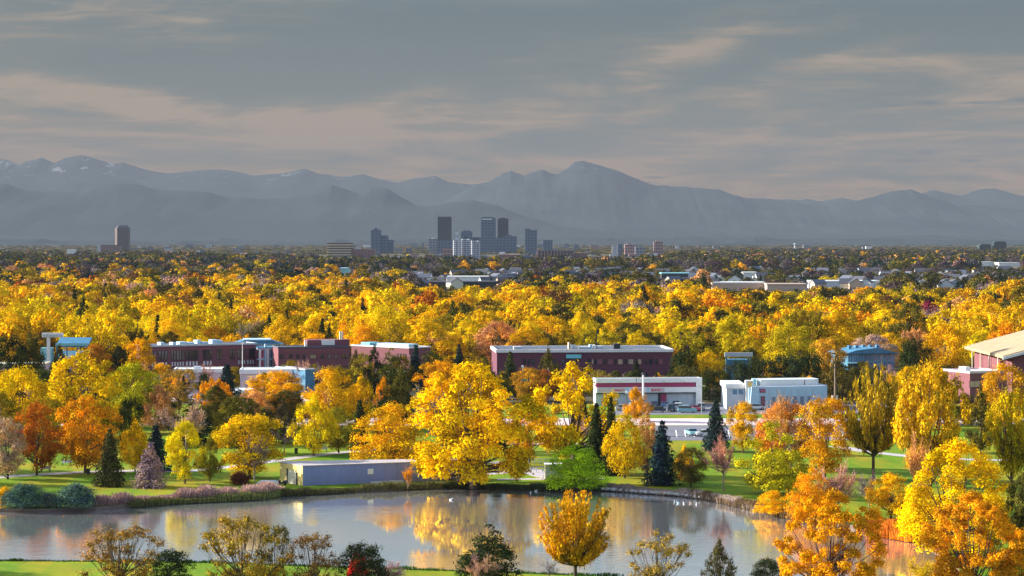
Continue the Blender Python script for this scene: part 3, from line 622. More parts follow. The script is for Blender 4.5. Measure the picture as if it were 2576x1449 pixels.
TREES = [
 # nearest row, along the bottom of the picture
 ('sparse1', 300, 1322, 1510, 205, (.42, .24, .04), 'thinning golden brown tree with showing branches on the near lawn before the pale water'),
 ('juniper0', 428, 1383, 1485, 112, 'DG', 'low dark green bushy tree right of the thinning golden brown tree on the near lawn'),
 ('sparse2', 608, 1295, 1510, 200, (.50, .33, .03), 'broad olive yellow tree with a ragged top on the near lawn below the pump house'),
 ('sparse1', 690, 1318, 1500, 95, (.22, .20, .04), 'narrow dull olive tree touching the ragged olive yellow tree on the near lawn'),
 ('sparse1', 790, 1342, 1510, 140, (.33, .17, .05), 'rust brown tree with few leaves left of the flat dark juniper on the near bank'),
 ('juniper0', 912, 1366, 1500, 125, 'DG', 'flat topped dark green juniper behind the small bright red shrub'),
 ('shrub0', 902, 1393, 1480, 62, 'RD', 'small bright red shrub at the bottom of the picture'),
 ('bare1', 958, 1398, 1490, 130, 'PK2', 'leafless pinkish brush beside the bright red shrub'),
 ('pine0', 1230, 1320, 1480, 155, 'DG', 'wide dark pine on the near bank below the big willow reflection'),
 ('bare2', 1213, 1378, 1490, 115, 'PK', 'leafless pink twiggy tree in front of the wide dark pine'),
 ('vase0', 1447, 1236, 1449, 192, (.92, .45, .008), 'orange gold vase shaped tree standing alone at the near water edge'),
 ('snag0', 1382, 1372, 1452, 66, (.16, .10, .07), 'thin dead tree just left of the vase shaped orange tree'),
 ('sparse2', 1655, 1338, 1510, 150, (.50, .32, .05), 'sparse golden tree with a pale upright leader in front of the open water'),
 ('cypress0', 1810, 1356, 1492, 88, (.10, .10, .03), 'dark spindle shaped evergreen with a rusty left side at the bottom edge'),
 ('juniper0', 1930, 1404, 1490, 82, 'DG', 'small dark green bush at the bottom edge left of the golden right hand trees'),
 ('big0', 2092, 1236, 1520, 245, (.92, .45, .006), 'big golden orange tree with dark upright stems at the right end of the lake'),
 ('big1', 2412, 1112, 1400, 320, 'Y', 'huge bright yellow tree arching over the right end of the lake'),
 ('big0', 2448, 1240, 1530, 235, (.90, .36, .010), 'big orange tree in front of the huge bright yellow tree on the right'),
 ('upbare0', 2322, 1395, 1500, 120, (.80, .52, .01), 'yellow upright tufted bush at the bottom between the big golden and big orange trees'),
 ('round2', 2566, 1330, 1530, 120, 'O', 'orange tree cut by the right edge at the bottom corner'),
 ('round1', 2585, 1180, 1420, 110, 'DGO', 'dull green tree at the right edge beside the huge yellow tree'),
 # far shore of the lake, right half
 ('round3', 2240, 1192, 1306, 118, 'YO', 'round golden tree on the right shore above the orange reeds'),
 ('dome0', 2043, 1180, 1302, 118, 'O', 'orange bushy tree on the right shore beside the leafless pink tree'),
 ('bare0', 2108, 1138, 1300, 130, 'PK', 'leafless pink crowned tree behind the orange bushy tree on the right shore'),
 ('bare1', 2186, 1176, 1290, 78, 'GR', 'small leafless grey tree just right of the pink crowned tree'),
 ('dome1', 1945, 1234, 1290, 82, 'YO', 'low golden shrub where the stony shore ends on the right', 'shrub'),
 ('upbare0', 2310, 1078, 1270, 96, 'OP', 'feathery rust orange tree left of the huge bright yellow tree'),
 ('tall0', 2197, 912, 1206, 160, (.62, .40, .02), 'very tall olive gold tree with a thick dark trunk on the right lawn'),
 ('tall1', 2338, 918, 1225, 190, (.82, .50, .012), 'very tall yellow tree right of the thick dark trunked tree'),
 ('tall1', 2545, 982, 1215, 120, 'GY', 'tall yellow green tree near the right edge above the huge yellow tree'),
 ('pine1', 2467, 975, 1140, 76, 'DGO', 'dark olive pine between the tall yellow tree and the right edge'),
 ('round0', 2528, 915, 1090, 120, (.90, .44, .01), 'orange gold tree below the brick gymnasium on the right'),
 ('broad0', 1945, 1062, 1246, 172, (.66, .50, .014), 'broad yellow and olive tree with a forked trunk on the right lawn'),
 ('round2', 2075, 1000, 1205, 135, (.90, .42, .01), 'rounded orange tree in front of the white curved building'),
 ('round3', 1975, 1010, 1180, 150, (.88, .34, .02), 'wide orange tree left of the rounded orange tree in front of the white building'),
 ('bare2', 1990, 968, 1185, 160, 'OP', 'leafless coral topped tree rising behind the wide orange tree'),
 ('round1', 1870, 1010, 1140, 88, (.90, .46, .01), 'orange yellow tree at the left corner of the white curved building'),
 ('bare0', 1820, 1073, 1236, 104, (.72, .34, .24), 'slender coral pink leafless tree on the right lawn'),
 ('round0', 1738, 1125, 1226, 84, 'DGO', 'small dull olive tree between the blue spruce and the coral pink leafless tree'),
 ('oval1', 1722, 1120, 1215, 55, 'YO', 'small golden tree hard against the right side of the blue spruce'),
 ('spruce0', 1666, 1053, 1220, 112, 'BS', 'large dark blue spruce on the far shore right of the orange pink tree'),
 ('spruce1', 1801, 1000, 1135, 92, 'BS', 'dark spruce with a pinkish leader in front of the lower car park'),
 ('oval0', 1572, 1038, 1203, 104, (.96, .58, .006), 'bright yellow orange oval tree left of the large blue spruce'),
 ('oval1', 1628, 1035, 1198, 70, 'OP', 'salmon orange tree squeezed between the oval tree and the blue spruce'),
 ('dome0', 1447, 1119, 1227, 150, 'G', 'bright lime green willow bush on the far shore', 'willow_bush'),
 ('spruce2', 1500, 1008, 1190, 92, 'DG', 'dark brownish spruce behind the lime green willow bush'),
 ('spruce0', 1537, 992, 1195, 72, 'DG', 'narrow dark spruce against the left side of the bright oval tree'),
 ('willow1', 1442, 916, 1160, 205, 'Y', 'large bright yellow tree in front of the long brick office and left of the shop'),
 ('willow0', 1190, 916, 1223, 300, (.98, .62, .005), 'enormous golden yellow willow drooping to the water at the end of the pump house'),
 ('round1', 1332, 1020, 1165, 92, 'YO', 'golden tree tucked behind the right side of the enormous willow'),
 ('oval0', 1300, 1120, 1212, 60, 'YO', 'small golden tree at the right foot of the enormous willow'),
 ('dome1', 985, 1016, 1166, 182, (.94, .53, .006), 'wide golden dome of a tree behind the pump house'),
 ('oval0', 790, 998, 1146, 122, 'YB', 'bright lemon yellow young tree on the lawn left of the golden dome'),
 ('round0', 852, 1025, 1140, 92, (.42, .34, .02), 'dull olive tree touching the lemon yellow young tree'),
 ('spruce1', 905, 1000, 1132, 74, 'DG', 'dark spruce between the olive tree and the golden dome'),
 ('round3', 832, 924, 1085, 118, 'YO', 'golden tree behind the lemon yellow young tree'),
 ('oval1', 908, 945, 1080, 84, 'Y', 'yellow tree between two dark conifers below the brick centre office'),
 ('cypress0', 1010, 922, 1065, 66, (.16, .14, .02), 'tall dark conifer with a yellow edge left of the enormous willow'),
 ('oval0', 966, 950, 1060, 52, 'O', 'narrow orange tree left of the tall dark conifer'),
 ('spruce2', 1058, 950, 1060, 76, 'BS', 'dark blue spruce just behind the top left of the enormous willow'),
 ('round2', 1100, 908, 1012, 112, 'O', 'round orange tree above the left shoulder of the enormous willow'),
 ('round0', 1330, 925, 1010, 86, (.60, .32, .02), 'round dull orange tree above the right shoulder of the enormous willow'),
 ('round3', 1368, 930, 1010, 70, (.66, .22, .03), 'rust orange tree directly in front of the long brick office'),
 ('oval0', 1600, 975, 1060, 66, 'O', 'small orange tree in front of the shop car park'),
 # left half of the park
 ('round1', 465, 1058, 1217, 98, 'YB', 'round bright yellow tree with a forked trunk on the left lawn'),
 ('oval0', 528, 1096, 1212, 66, (.32, .30, .02), 'small olive tree between the two bright yellow trees of the left lawn'),
 ('round2', 628, 1042, 1203, 185, (.95, .58, .006), 'wide yellow orange tree left of the pump house'),
 ('bare1', 640, 1075, 1210, 90, 'GR', 'leafless grey tree in front of the wide yellow orange tree'),
 ('shrub1', 603, 1186, 1219, 46, (.20, .06, .035), 'low dark red brown shrub under the wide yellow orange tree'),
 ('spruce_pink', 378, 1110, 1226, 122, (.48, .30, .32), 'pinkish grey bare conifer on the left lawn by the reeds', 'larch_tree'),
 ('spruce1', 392, 1064, 1185, 92, 'BS', 'dark spruce standing behind the pinkish grey conifer'),
 ('spruce0', 276, 1074, 1223, 98, (.085, .075, .025), 'dark conifer flecked with gold and a pale trunk on the left lawn'),
 ('round0', 215, 998, 1190, 155, (.90, .40, .008), 'large orange tree with a single trunk on the left lawn'),
 ('round3', 92, 1012, 1196, 120, 'RO', 'rust red tree left of the large orange tree'),
 ('round2', 20, 1052, 1206, 105, (.66, .42, .22), 'pale straw and pink tree at the left edge of the lawn'),
 ('oval1', 340, 1058, 1188, 84, 'Y', 'yellow tree between the gold flecked conifer and the dark spruce'),
 ('round1', 52, 925, 1105, 180, 'Y', 'large yellow tree at the left edge above the rust red tree'),
 ('willow1', 212, 886, 1110, 215, 'YB', 'very large bright yellow tree towering over the left lawn'),
 ('round0', 335, 912, 1090, 128, (.50, .46, .015), 'yellow green tree on the right of the very large yellow tree'),
 ('round3', 120, 1000, 1130, 110, 'OL', 'olive tree filling the gap under the large yellow trees at left'),
 ('oval1', 400, 965, 1092, 86, 'OP', 'salmon orange tree right of the yellow green tree'),
 ('pine0', 480, 1004, 1120, 112, 'DG', 'dark round pine behind the round bright yellow tree'),
 ('vase1', 535, 952, 1070, 88, 'O', 'small orange tree in front of the dark spruce and the low white building'),
 ('spruce2', 571, 912, 1020, 92, 'BS', 'dark blue green spruce standing in front of the low white building'),
 ('sparse1', 450, 925, 1040, 100, (.48, .28, .03), 'thin orange olive tree in front of the left brick office'),
 ('round1', 695, 932, 1068, 160, 'YO', 'wide golden tree in front of the low white roofs'),
 ('round3', 640, 982, 1078, 92, 'OP', 'salmon tree at the left foot of the wide golden tree'),
 ('pine1', 712, 1010, 1115, 88, (.12, .08, .035), 'dark brown pine below the wide golden tree'),
 ('bare0', 715, 1050, 1140, 70, 'GR', 'small leafless grey tree left of the lemon yellow young tree'),
 ('bare1', 600, 1000, 1110, 70, 'PK', 'small leafless pink tree between the dark round pine and the salmon tree'),
 ('shrub0', 60, 1217, 1278, 100, (.12, .20, .13), 'grey green willow shrub at the left water edge'),
 ('shrub1', 190, 1217, 1276, 98, (.11, .19, .14), 'larger sage green shrub at the water edge below the gold flecked conifer'),
 ('shrub0', 122, 1240, 1276, 60, (.20, .22, .16), 'low grey shrub between the two sage green shrubs'),
 ('shrub1', 12, 1226, 1276, 44, 'YO', 'small golden shrub at the far left of the water edge'),
 ('upbare0', 1026, 1170, 1228, 40, 'O', 'orange shrub against the lake side wall of the pump house', 'shrub'),
 # around the offices and the shops
 ('pine0', 76, 820, 915, 74, 'DGO', 'dark green pine left of the white post at the stadium stand'),
 ('cypress1', 20, 838, 915, 84, 'DG', 'dark hedge like evergreen at the left edge below the roofs'),
 ('pine1', 150, 868, 945, 60, 'DGO', 'dark pine immediately right of the white post'),
 ('pine0', 180, 812, 905, 60, 'DG', 'dark pine behind the blue stadium stand'),
 ('cypress1', 312, 880, 960, 66, 'DG', 'clipped dark evergreen left of the left brick office'),
 ('round2', 345, 852, 950, 92, 'YO', 'golden orange tree at the left end of the left brick office'),
 ('round1', 238, 866, 950, 90, (.72, .26, .02), 'burnt orange tree between the stadium stand and the very large yellow tree'),
 ('spruce1', 1046, 862, 965, 62, 'BS', 'first tall dark spruce to the right of the brick offices'),
 ('pine0', 1085, 866, 970, 92, 'DGO', 'broad dark pine between the first and second spruces right of the brick offices'),
 ('spruce0', 1155, 862, 960, 60, 'BS', 'solitary dark spruce pointing above the round orange tree'),
 ('round3', 912, 888, 965, 62, (.50, .40, .03), 'small olive yellow tree in front of the centre brick office'),
 ('pine1', 942, 870, 970, 58, 'DG', 'narrow dark pine hiding the end of the centre brick office'),
 ('pine0', 985, 876, 965, 84, (.20, .19, .03), 'olive pine in front of the receding brick wing'),
 ('spruce2', 1283, 880, 975, 70, (.10, .11, .03), 'olive dark conifer at the left end of the long brick office'),
 ('cypress0', 1379, 876, 975, 62, (.20, .16, .02), 'golden edged dark conifer in the middle of the long brick office'),
 ('pine1', 1600, 908, 975, 46, 'DG', 'small dark conifer in front of the right end of the long brick office'),
 ('cypress1', 1718, 878, 985, 70, 'DG', 'dark evergreen at the right corner of the long brick office'),
 ('round0', 1735, 908, 985, 56, (.34, .27, .03), 'small dull olive tree by the right corner of the long brick office'),
 ('round1', 1778, 884, 985, 72, 'Y', 'bright yellow tree between the long brick office and the blue steel frame'),
 ('cypress1', 1797, 928, 1010, 78, 'DG', 'dark evergreen block between the shop and the white curved building'),
 ('bare2', 520, 905, 965, 40, 'PK', 'small leafless pink tree in front of the left brick office windows'),
 ('bare1', 765, 893, 975, 62, 'PK', 'leafless pink tree in front of the centre brick office windows'),
 ('cypress1', 1915, 900, 1000, 92, 'DG', 'wide dark evergreen behind the left half of the white curved building'),
 ('cypress1', 2040, 888, 1000, 96, 'DG', 'dark evergreen behind the middle of the white curved building'),
 ('pine1', 895, 882, 992, 60, 'DGO', 'dull green pine between the centre office and the olive yellow tree'),
 ('round0', 1012, 895, 992, 58, 'OL', 'small olive tree hiding the corner of the receding brick wing'),
 ('cypress1', 1975, 892, 1002, 84, (.05, .07, .03), 'dark evergreen between the two other dark evergreens behind the white showroom'),
 ('cypress1', 1862, 905, 1004, 60, 'DG', 'dark evergreen behind the white and amber pylon'),
 ('cypress0', 2105, 890, 1015, 78, (.14, .11, .025), 'dark conifer with amber edge at the right end of the white curved building'),
 ('round2', 2080, 850, 970, 90, (.80, .45, .03), 'pale orange tree rising behind the right end of the white curved building'),
 ('round3', 1985, 812, 950, 125, 'GY', 'large yellow green tree left of the blue glass building'),
 ('cypress1', 2300, 850, 985, 80, 'DG', 'tall dark evergreen right of the blue glass building'),
 ('round0', 2378, 815, 985, 110, 'YO', 'gold tree left of the brick gymnasium'),
 ('round1', 2195, 842, 945, 110, 'PK', 'pinkish orange tree behind the roof of the blue glass building'),
]
for (x_, Y_, w_, h_, pr_, cc_, l_) in ((-84, 268, 12, 14, 'round1', 'OL', 'olive tree on the near lawn just beyond the left edge of the view'), (-99, 284, 13, 16, 'round3', 'GY', 'yellow green tree on the near bank beyond the left edge of the view'), (-116, 262, 14, 17, 'broad0', 'OL', 'broad olive tree farthest out beyond the left edge of the view'),
        (-100, 356, 9, 12, 'spruce1', 'DG', 'dark spruce at the lake head beyond the left edge of the view'), (-108, 378, 14, 15, 'round0', 'YO', 'golden tree on the park lawn beyond the left edge of the view'), (-112, 402, 14, 17, 'round2', 'Y', 'yellow tree on the park lawn beyond the left edge of the view')):
    tree(pr_, x_, Y_, w_, h_, C_[cc_], NAMES[pr_.rstrip('0123456789')], l_)
BEHIND = ('behind', 'rising', 'left of the blue glass', 'in front of the dark spruce', 'dark hedge')
for t in TREES:
    if 905 <= t[3] <= 980 and not any(k in t[6] for k in BEHIND if k != 'dark hedge') : t = t[:3] + (992,) + t[4:]
    T(*t[:7], name=(t[7] if len(t) > 7 else None))

# ------------------------------------------------------------------ buildings
OCC = []        # picture rectangles kept clear of scattered trees: (qx0, qx1, qtop, qbottom, Y)
FOOT = []       # ground rectangles kept clear
class Bld:
    """a building in its own frame: x along the front, y into the depth, z up, origin at the front left corner"""
    def __init__(s, name, label, cat, q0, q1, Y0, Y1, depth, topq=None, h=None, protect=None):
        a, b = at(q0, Y0), at(q1, Y1); s.a = a; s.L = (b - a).length; s.rz = math.atan2(b.y - a.y, b.x - a.x)
        s.h = h if h is not None else hz(topq, Y0); s.d = depth
        s.q0, s.q1, s.Y0, s.Y1 = q0, q1, Y0, Y1
        s.r = empty(name, a, s.rz); tag(s.r, label, cat)
        FOOT.append((min(a.x, b.x) - 5, max(a.x, b.x) + 5, min(a.y, b.y) - 6, max(a.y, b.y) + depth + 5))
        if protect: OCC.append((q0, q1, protect[0], protect[1], min(Y0, Y1)))
    def x(s, q):                       # survey column -> position along the front
        # intersect the sight line with the front wall
        d = Vector((math.cos(s.rz), math.sin(s.rz))); k = (q - CX) / FQ
        return (k * s.a.y - s.a.x) / (d.x - k * d.y)
    def z(s, q, qx=None):
        Y = s.a.y + (s.x(qx) * math.sin(s.rz) if qx is not None else 0)
        return hz(q, Y)
    def box(s, name, m, x0, x1, y0, y1, z0, z1, parent=None, label=None):
        o = MB().box(x0, x1, y0, y1, z0, z1).build(name, m, parent or s.r)
        if label: o['label'] = label
        return o
    def shell(s, wall, roof=None, par=None, parh=.5, over=.15):
        s.box('wall', wall, 0, s.L, 0, s.d, -.3, s.h)
        s.box('roof', roof or M['roof_grey'], .25, s.L - .25, .25, s.d - .25, s.h + .003, s.h + .12)
        if par:
            b = MB(); o = over; z0, z1 = s.h - parh * .4, s.h + parh
            b.box(-o, s.L + o, -o, .25, z0, z1).box(-o, s.L + o, s.d - .25, s.d + o, z0, z1).box(-o, .25, .25, s.d - .25, z0, z1).box(s.L - .25, s.L + o, .25, s.d - .25, z0, z1)
            b.build('parapet', par, s.r)
    def window(s, x0, x1, z0, z1, glass=None, frame=None, y=0.0, t=.09, mull=0):
        fm = frame or M['dark']; b = MB()
        b.box(x0, x1, y - .07, y - .002, z0, z0 + t).box(x0, x1, y - .07, y - .002, z1 - t, z1).box(x0, x0 + t, y - .07, y - .002, z0 + t, z1 - t).box(x1 - t, x1, y - .07, y - .002, z0 + t, z1 - t)
        for k in range(mull):
            xm = x0 + (x1 - x0) * (k + 1) / (mull + 1); b.box(xm - .04, xm + .04, y - .06, y - .002, z0 + t, z1 - t)
        f = b.build('window', fm, s.r)
        MB().box(x0 + t, x1 - t, y - .025, y - .002, z0 + t, z1 - t).build('pane', glass or M['glass'], f)
        return f

# the left brick office
B = Bld('brick_office', 'long two storey brick office with tall window bays at the left', 'office building', 366, 645, 636, 652, 8, topq=872, protect=(868, 909))
B.shell(M['brick'], M['roof_grey'], M['palegrey'], .35)
bays = [(380, 394), (398, 422), (430, 464), (466, 499), (510, 534), (545, 559), (578, 591), (597, 618), (620, 640)]
for (a, b) in bays:
    n = max(1, round((b - a) / 7.5)); xa, xb = B.x(a), B.x(b); wd = (xb - xa) / n
    for k in range(n):
        B.window(xa + k * wd + .06, xa + (k + 1) * wd - .06, B.h - 4.1, B.h - 1.35)
        if b < 540 or a > 590: B.window(xa + k * wd + .1, xa + (k + 1) * wd - .1, B.h - 5.9, B.h - 4.5, M['glass_pale'] if b < 540 else M['palegrey'], M['brick_dark'])
    B.box('spandrel', M['brick_dark'], xa, xb, -.05, -.001, B.h - 4.45, B.h - 4.15)
B.box('string_course', M['brick_pale'], 0, B.L, -.06, -.001, B.h - 1.15, B.h - .95)
for (qa, qb, hh) in ((440, 448, .8), (458, 476, .9), (480, 495, .7), (502, 512, 1.3), (515, 530, .7), (540, 556, 1.3), (557, 566, 1.1), (410, 420, .9)):
    o = B.box('roof_unit', M['bluewhite'], B.x(qa), B.x(qb), 2, 5, B.h + .12, B.h + .12 + hh)
# glass entrance link
B = Bld('entrance_hall', 'glazed entrance hall with white frames between the two brick office blocks', 'entrance', 647, 700, 648, 650, 9, topq=876, protect=(860, 922))
B.box('wall', M['brick_dark'], 0, B.L, .6, B.d, -.3, B.h)
for k, q in enumerate((652, 666, 672, 688, 696)): B.box('post', M['bluewhite'] if k % 2 else M['white'], B.x(q), B.x(q) + .55, -.1, .5, 0, B.h + (1.2 if k == 1 else 0))
B.box('beam', M['palegrey'], 0, B.L, -.15, .5, B.h - .4, B.h); B.box('beam', M['bluewhite'], 0, B.L, -.12, .45, B.h - 3.4, B.h - 3.1)
B.window(B.x(654), B.x(665), B.h - 3, B.h - .6, M['crimson'], M['white'], .55, mull=0); B.window(B.x(654), B.x(665), B.h - 6, B.h - 3.6, M['crimson'], M['white'], .55)
B.window(B.x(674), B.x(687), B.h - 6, B.h - .6, M['glass_blue'], M['white'], .55, mull=1)
B.box('roof', M['blue_steel'], 0, B.L, -.2, B.d, B.h + .003, B.h + .25)
B = Bld('blue_roof_hall', 'low hall with a turquoise blue metal roof behind the entrance link', 'hall', 588, 706, 690, 692, 10, topq=867)
B.box('wall', M['palegrey'], 0, B.L, 0, B.d, -.3, B.h)
B.r['category'] = 'hall'
MB().prism([(-1, B.h + .003), (B.L + 1, B.h + .003), (B.L - 3, B.h + 1.3), (3, B.h + 1.3)], 'y', -1, B.d).build('roof', M['blue_steel'], B.r)
B.box('ridge_cap', M['bluewhite'], 3, B.L - 3, -.5, B.d - 1, B.h + 1.3, B.h + 1.6); B.box('gutter', M['teal'], -1, B.L + 1, -1.3, -1.003, B.h, B.h + .25)
# centre block
B = Bld('brick_office', 'brick office block with a row of square windows and a rooftop penthouse', 'office building', 700, 880, 640, 646, 9, topq=875, protect=(855, 906))
B.shell(M['brick'], M['roof_grey'], M['roof_grey'], .3)
for (a, b) in ((703, 715), (727, 735.5), (744.5, 753), (762, 770), (780, 796), (806, 814.5), (823.5, 832), (841, 849.5), (858, 876)):
    B.window(B.x(a), B.x(b), B.z(902.5, a), B.z(891, a), mull=1 if b - a > 11 else 0); B.window(B.x(a), B.x(b), B.z(933, a), B.z(920, a), mull=1 if b - a > 11 else 0)
B.box('string_course', M['brick_pale'], 0, B.L, -.07, -.001, B.h - 1.0, B.h - .8)
B.box('penthouse', M['brick'], B.x(778), B.x(884), 2.5, 8, B.h + .12, B.h + 2.0); B.box('penthouse_screen', M['white'], B.x(813), B.x(846), 2.2, 2.497, B.h + .5, B.h + 2.0)
B.box('chimney', M['cream'], B.x(862), B.x(865), 4, 4.6, B.h + 2.0, B.h + 4.3); B.box('chimney', M['cream'], B.x(867.5), B.x(870.5), 4, 4.6, B.h + 2.0, B.h + 4.3)
B.box('vent_stack', M['white'], B.x(772), B.x(775), 3, 3.5, B.h + .12, B.h + 1.9); B.box('vent_stack', M['white'], B.x(776), B.x(781), 3, 3.5, B.h + .12, B.h + .9)
B = Bld('brick_office', 'receding brick wing with slit windows at the right end of the left offices', 'office building', 884, 1029, 668, 652, 9, topq=869, protect=(862, 905))
B.shell(M['brick'], M['roof_grey'], M['white'], .25)
for q in (1000, 1007, 1014, 1020): B.window(B.x(q), B.x(q) + .42, B.h - 3.6, B.h - 1.7)
B.box('skylight', M['teal'], B.x(896), B.x(918), 2, 6, B.h + .12, B.h + 1.0); B.box('skylight', M['bluewhite'], B.x(930), B.x(1010), 3, 7, B.h + .12, B.h + .9)

# the long brick office on the right
B = Bld('brick_office', 'long dark brick office with bright white roof edges and a cyan sign', 'office building', 1250, 1692, 652, 656, 23, topq=885, protect=(868, 930))
B.shell(M['brick_dark'], M['roof_grey'], M['white'], .62, .35)
for (a, b, g) in ((1316, 1323, 0), (1327, 1334, 0), (1338, 1345, 0), (1412, 1420, 0), (1436, 1450, 0), (1478, 1485, 0), (1488, 1494, 1), (1495, 1500, 0), (1502, 1516, 2), (1520, 1526, 0), (1529, 1543, 2), (1546, 1551, 0),
                  (1554, 1567, 1), (1571, 1577, 0), (1580, 1594, 1), (1597, 1602, 0), (1604, 1614, 1), (1622, 1628, 0), (1633, 1641, 0), (1648, 1654, 0), (1657, 1668, 2), (1360, 1366, 0), (1392, 1399, 0)):
    B.window(B.x(a), B.x(b), B.z(917, a), B.z(903, a), [M['glass'], M['glass_warm'], M['brick_pale']][g], M['brick_dark'] if g == 2 else M['dark'])
for a in (1294, 1320, 1346, 1410, 1436, 1462, 1494, 1520, 1546, 1571, 1600, 1624, 1648, 1672): B.window(B.x(a), B.x(a + 7), B.z(953, a), B.z(939, a))
B.box('string_course', M['brick'], 0, B.L, -.05, -.001, B.z(926), B.z(925))
sg = B.box('sign', M['cyan'], B.x(1424), B.x(1462), -.4, -.003, B.z(902), B.z(892.5))
B.box('sign_edge', M['dark'], B.x(1423), B.x(1463), -.5, -.003, B.z(903.2), B.z(902.1))
for (qa, qb, hh, mm) in ((1444, 1447, 1.5, 'white'), (1452, 1458, 1.2, 'palegrey'), (1468, 1492, .7, 'palegrey'), (1494, 1500, 1.3, 'bluewhite'), (1504, 1509, 1.2, 'white'), (1512, 1526, .9, 'palegrey'), (1440, 1443, 2.0, 'tan'), (1556, 1572, 1.6, 'dark'), (1300, 1320, .8, 'palegrey')):
    B.box('roof_unit', M[mm], B.x(qa), B.x(qb), 11, 14, B.h + .12, B.h + .12 + hh)

def text(s, body, size, loc, m, parent, rz=0, name='lettering'):
    c = bpy.data.curves.new(name, 'FONT'); c.body = body; c.size = size; c.extrude = .03; c.align_x = 'LEFT'; c.offset = size * .02
    o = bpy.data.objects.new(name, c); COL.objects.link(o); bpy.context.view_layer.update()
    me = bpy.data.meshes.new_from_object(o.evaluated_get(bpy.context.evaluated_depsgraph_get())); bpy.data.objects.remove(o)
    me.materials.clear(); o = link(name, me, parent, m)
    o.parent = parent; o.location = loc; o.rotation_euler = (R(90), 0, rz)
    return o
# shop with the crimson band
B = Bld('shop', 'white shop with a crimson band, red lettering and a red door behind parked cars', 'shop', 1500, 1765, 553, 556, 5, topq=954, protect=(952, 1030))
B.box('wall', M['palegrey'], 0, B.L, .9, B.d, -.3, B.h - .003)
B.box('roof', M['roof_grey'], .3, B.L - .3, 1.2, B.d - .3, B.h, B.h + .1)
b = MB(); b.box(-.1, B.L + .1, -.1, .9, B.z(963.5), B.z(952)).box(-.1, B.L + .1, B.d - .2, B.d + .1, B.h - .5, B.z(953)).box(-.1, .2, .9, B.d - .2, B.h - .5, B.z(953)).box(B.L - .2, B.L + .1, .9, B.d - .2, B.h - .5, B.z(953)); b.build('parapet', M['white'], B.r)
xp = B.x(1751)
B.box('crimson_band', M['crimson'], 0, xp - .1, .25, .898, B.z(974.9), B.z(963.7)); B.box('corner_pier', M['white'], xp, B.L + .1, -.098, .89, -.1, B.z(963.7))
B.box('sign_band', M['white'], 0, xp - .02, -.15, .898, B.z(988.4), B.z(975.2))
for (a, b2, m_) in ((1505, 1573, 'pinkconc'), (1587, 1615, 'pinkconc'), (1637, 1671, 'pinkconc'), (1573.5, 1583, 'bluewhite'), (1626, 1634, 'bluewhite')): B.box('sign_panel', M[m_], B.x(a), B.x(b2), -.2, -.152, B.z(987), B.z(976.5))
B.box('soffit', M['dark'], 0, xp - .02, .1, .897, B.z(991), B.z(988.6))
for (bd, qa) in (('VAULT', 1545), ('EVENTS', 1588), ('BLACK', 1638)): text(B, bd, .78, (B.x(qa), -.21, B.z(984.6)), M['red'], B.r)
for (a, b2) in ((1570, 1592), (1594, 1614), (1622, 1634), (1636, 1655), (1682, 1704), (1706, 1728), (1730, 1748)): B.window(B.x(a), B.x(b2), .9, B.z(993), M['palegrey'], M['bluewhite'], .9, mull=1)
B.box('doorway', M['dark'], B.x(1657), B.x(1663), .8, .897, 0, B.z(992)); B.box('door', M['crimson'], B.x(1664), B.x(1678), .78, .897, 0, B.z(992), label='dark red double door')
for q in (1559, 1616, 1669, 1719): B.box('wall_lamp', M['cream'], B.x(q), B.x(q) + .45, -.4, -.103, B.z(962), B.z(959))
# white building with curved corner
B = Bld('showroom', 'white and pale blue showroom with a rounded right corner and a crimson sign', 'showroom', 1884, 2060, 541, 545, 11, topq=975, protect=(956, 1020))
pts = [(0, 0)] + [(B.L + 3.2 * math.sin(R(a)), 3.2 - 3.2 * math.cos(R(a))) for a in range(0, 91, 15)] + [(B.L + 3.2, B.d), (0, B.d)]
MB().prism(pts, 'z', -.3, B.h).build('wall', M['bluewhite'], B.r)
MB().prism([(x_ * .99 + .2, y_ * .98 + .25) for x_, y_ in pts], 'z', B.h + .003, B.h + .15).build('roof', M['palegrey'], B.r)
p2 = [(B.x(1924), 3), (B.x(2050), 3)] + [(B.x(2050) + 3 * math.sin(R(a)), 6 - 3 * math.cos(R(a))) for a in range(15, 91, 15)] + [(B.x(2050) + 3, 10), (B.x(1924), 10)]
zt = hz(957, 546)
MB().prism(p2, 'z', B.h + .15, zt).build('upper_storey', M['white'], B.r)
MB().prism([(x_, y_) for x_, y_ in p2], 'z', zt + .003, zt + .15).build('upper_roof', M['palegrey'], B.r)
B.box('joint', M['dark'], B.x(2034), B.x(2035.5), 2.9, 2.997, B.h + .2, zt)
MB().prism([(B.x(1884), -.1), (B.x(1909), -.1), (B.x(1907), B.h + .15), (B.x(1889), B.h + .15)], 'y', -.6, -.003).build('tower_panel', M['bluewhite'], B.r)
B.box('sign', M['crimson'], B.x(1911), B.x(1925), -.25, -.003, B.z(988), B.z(979)); B.box('sign_stripe', M['pinkconc'], B.x(1912.5), B.x(1923.5), -.28, -.253, B.z(984.2), B.z(983.2))
for k in range(7): B.box('pilaster', M['palegrey'], B.x(1935 + k * 18), B.x(1938 + k * 18), -.12, -.003, 0, B.h - .5)
for k in range(6): B.window(B.x(1940 + k * 18), B.x(1951 + k * 18), .8, 3.2, M['glass_blue'], M['palegrey'])
B.box('door', M['brick_pale'], B.x(1914), B.x(1924), -.15, -.003, 0, 3.3)
B = Bld('pylon_building', 'low white garage with blue windows and a tall white and amber pylon', 'garage', 1828, 1874, 543, 543, 14, topq=966, protect=(956, 1000))
B.box('wall', M['palegrey'], 0, B.L, 0, B.d, -.3, B.z(977)); B.box('roof_band', M['white'], -.3, B.L, -.3, B.d, B.z(977) + .003, B.h)
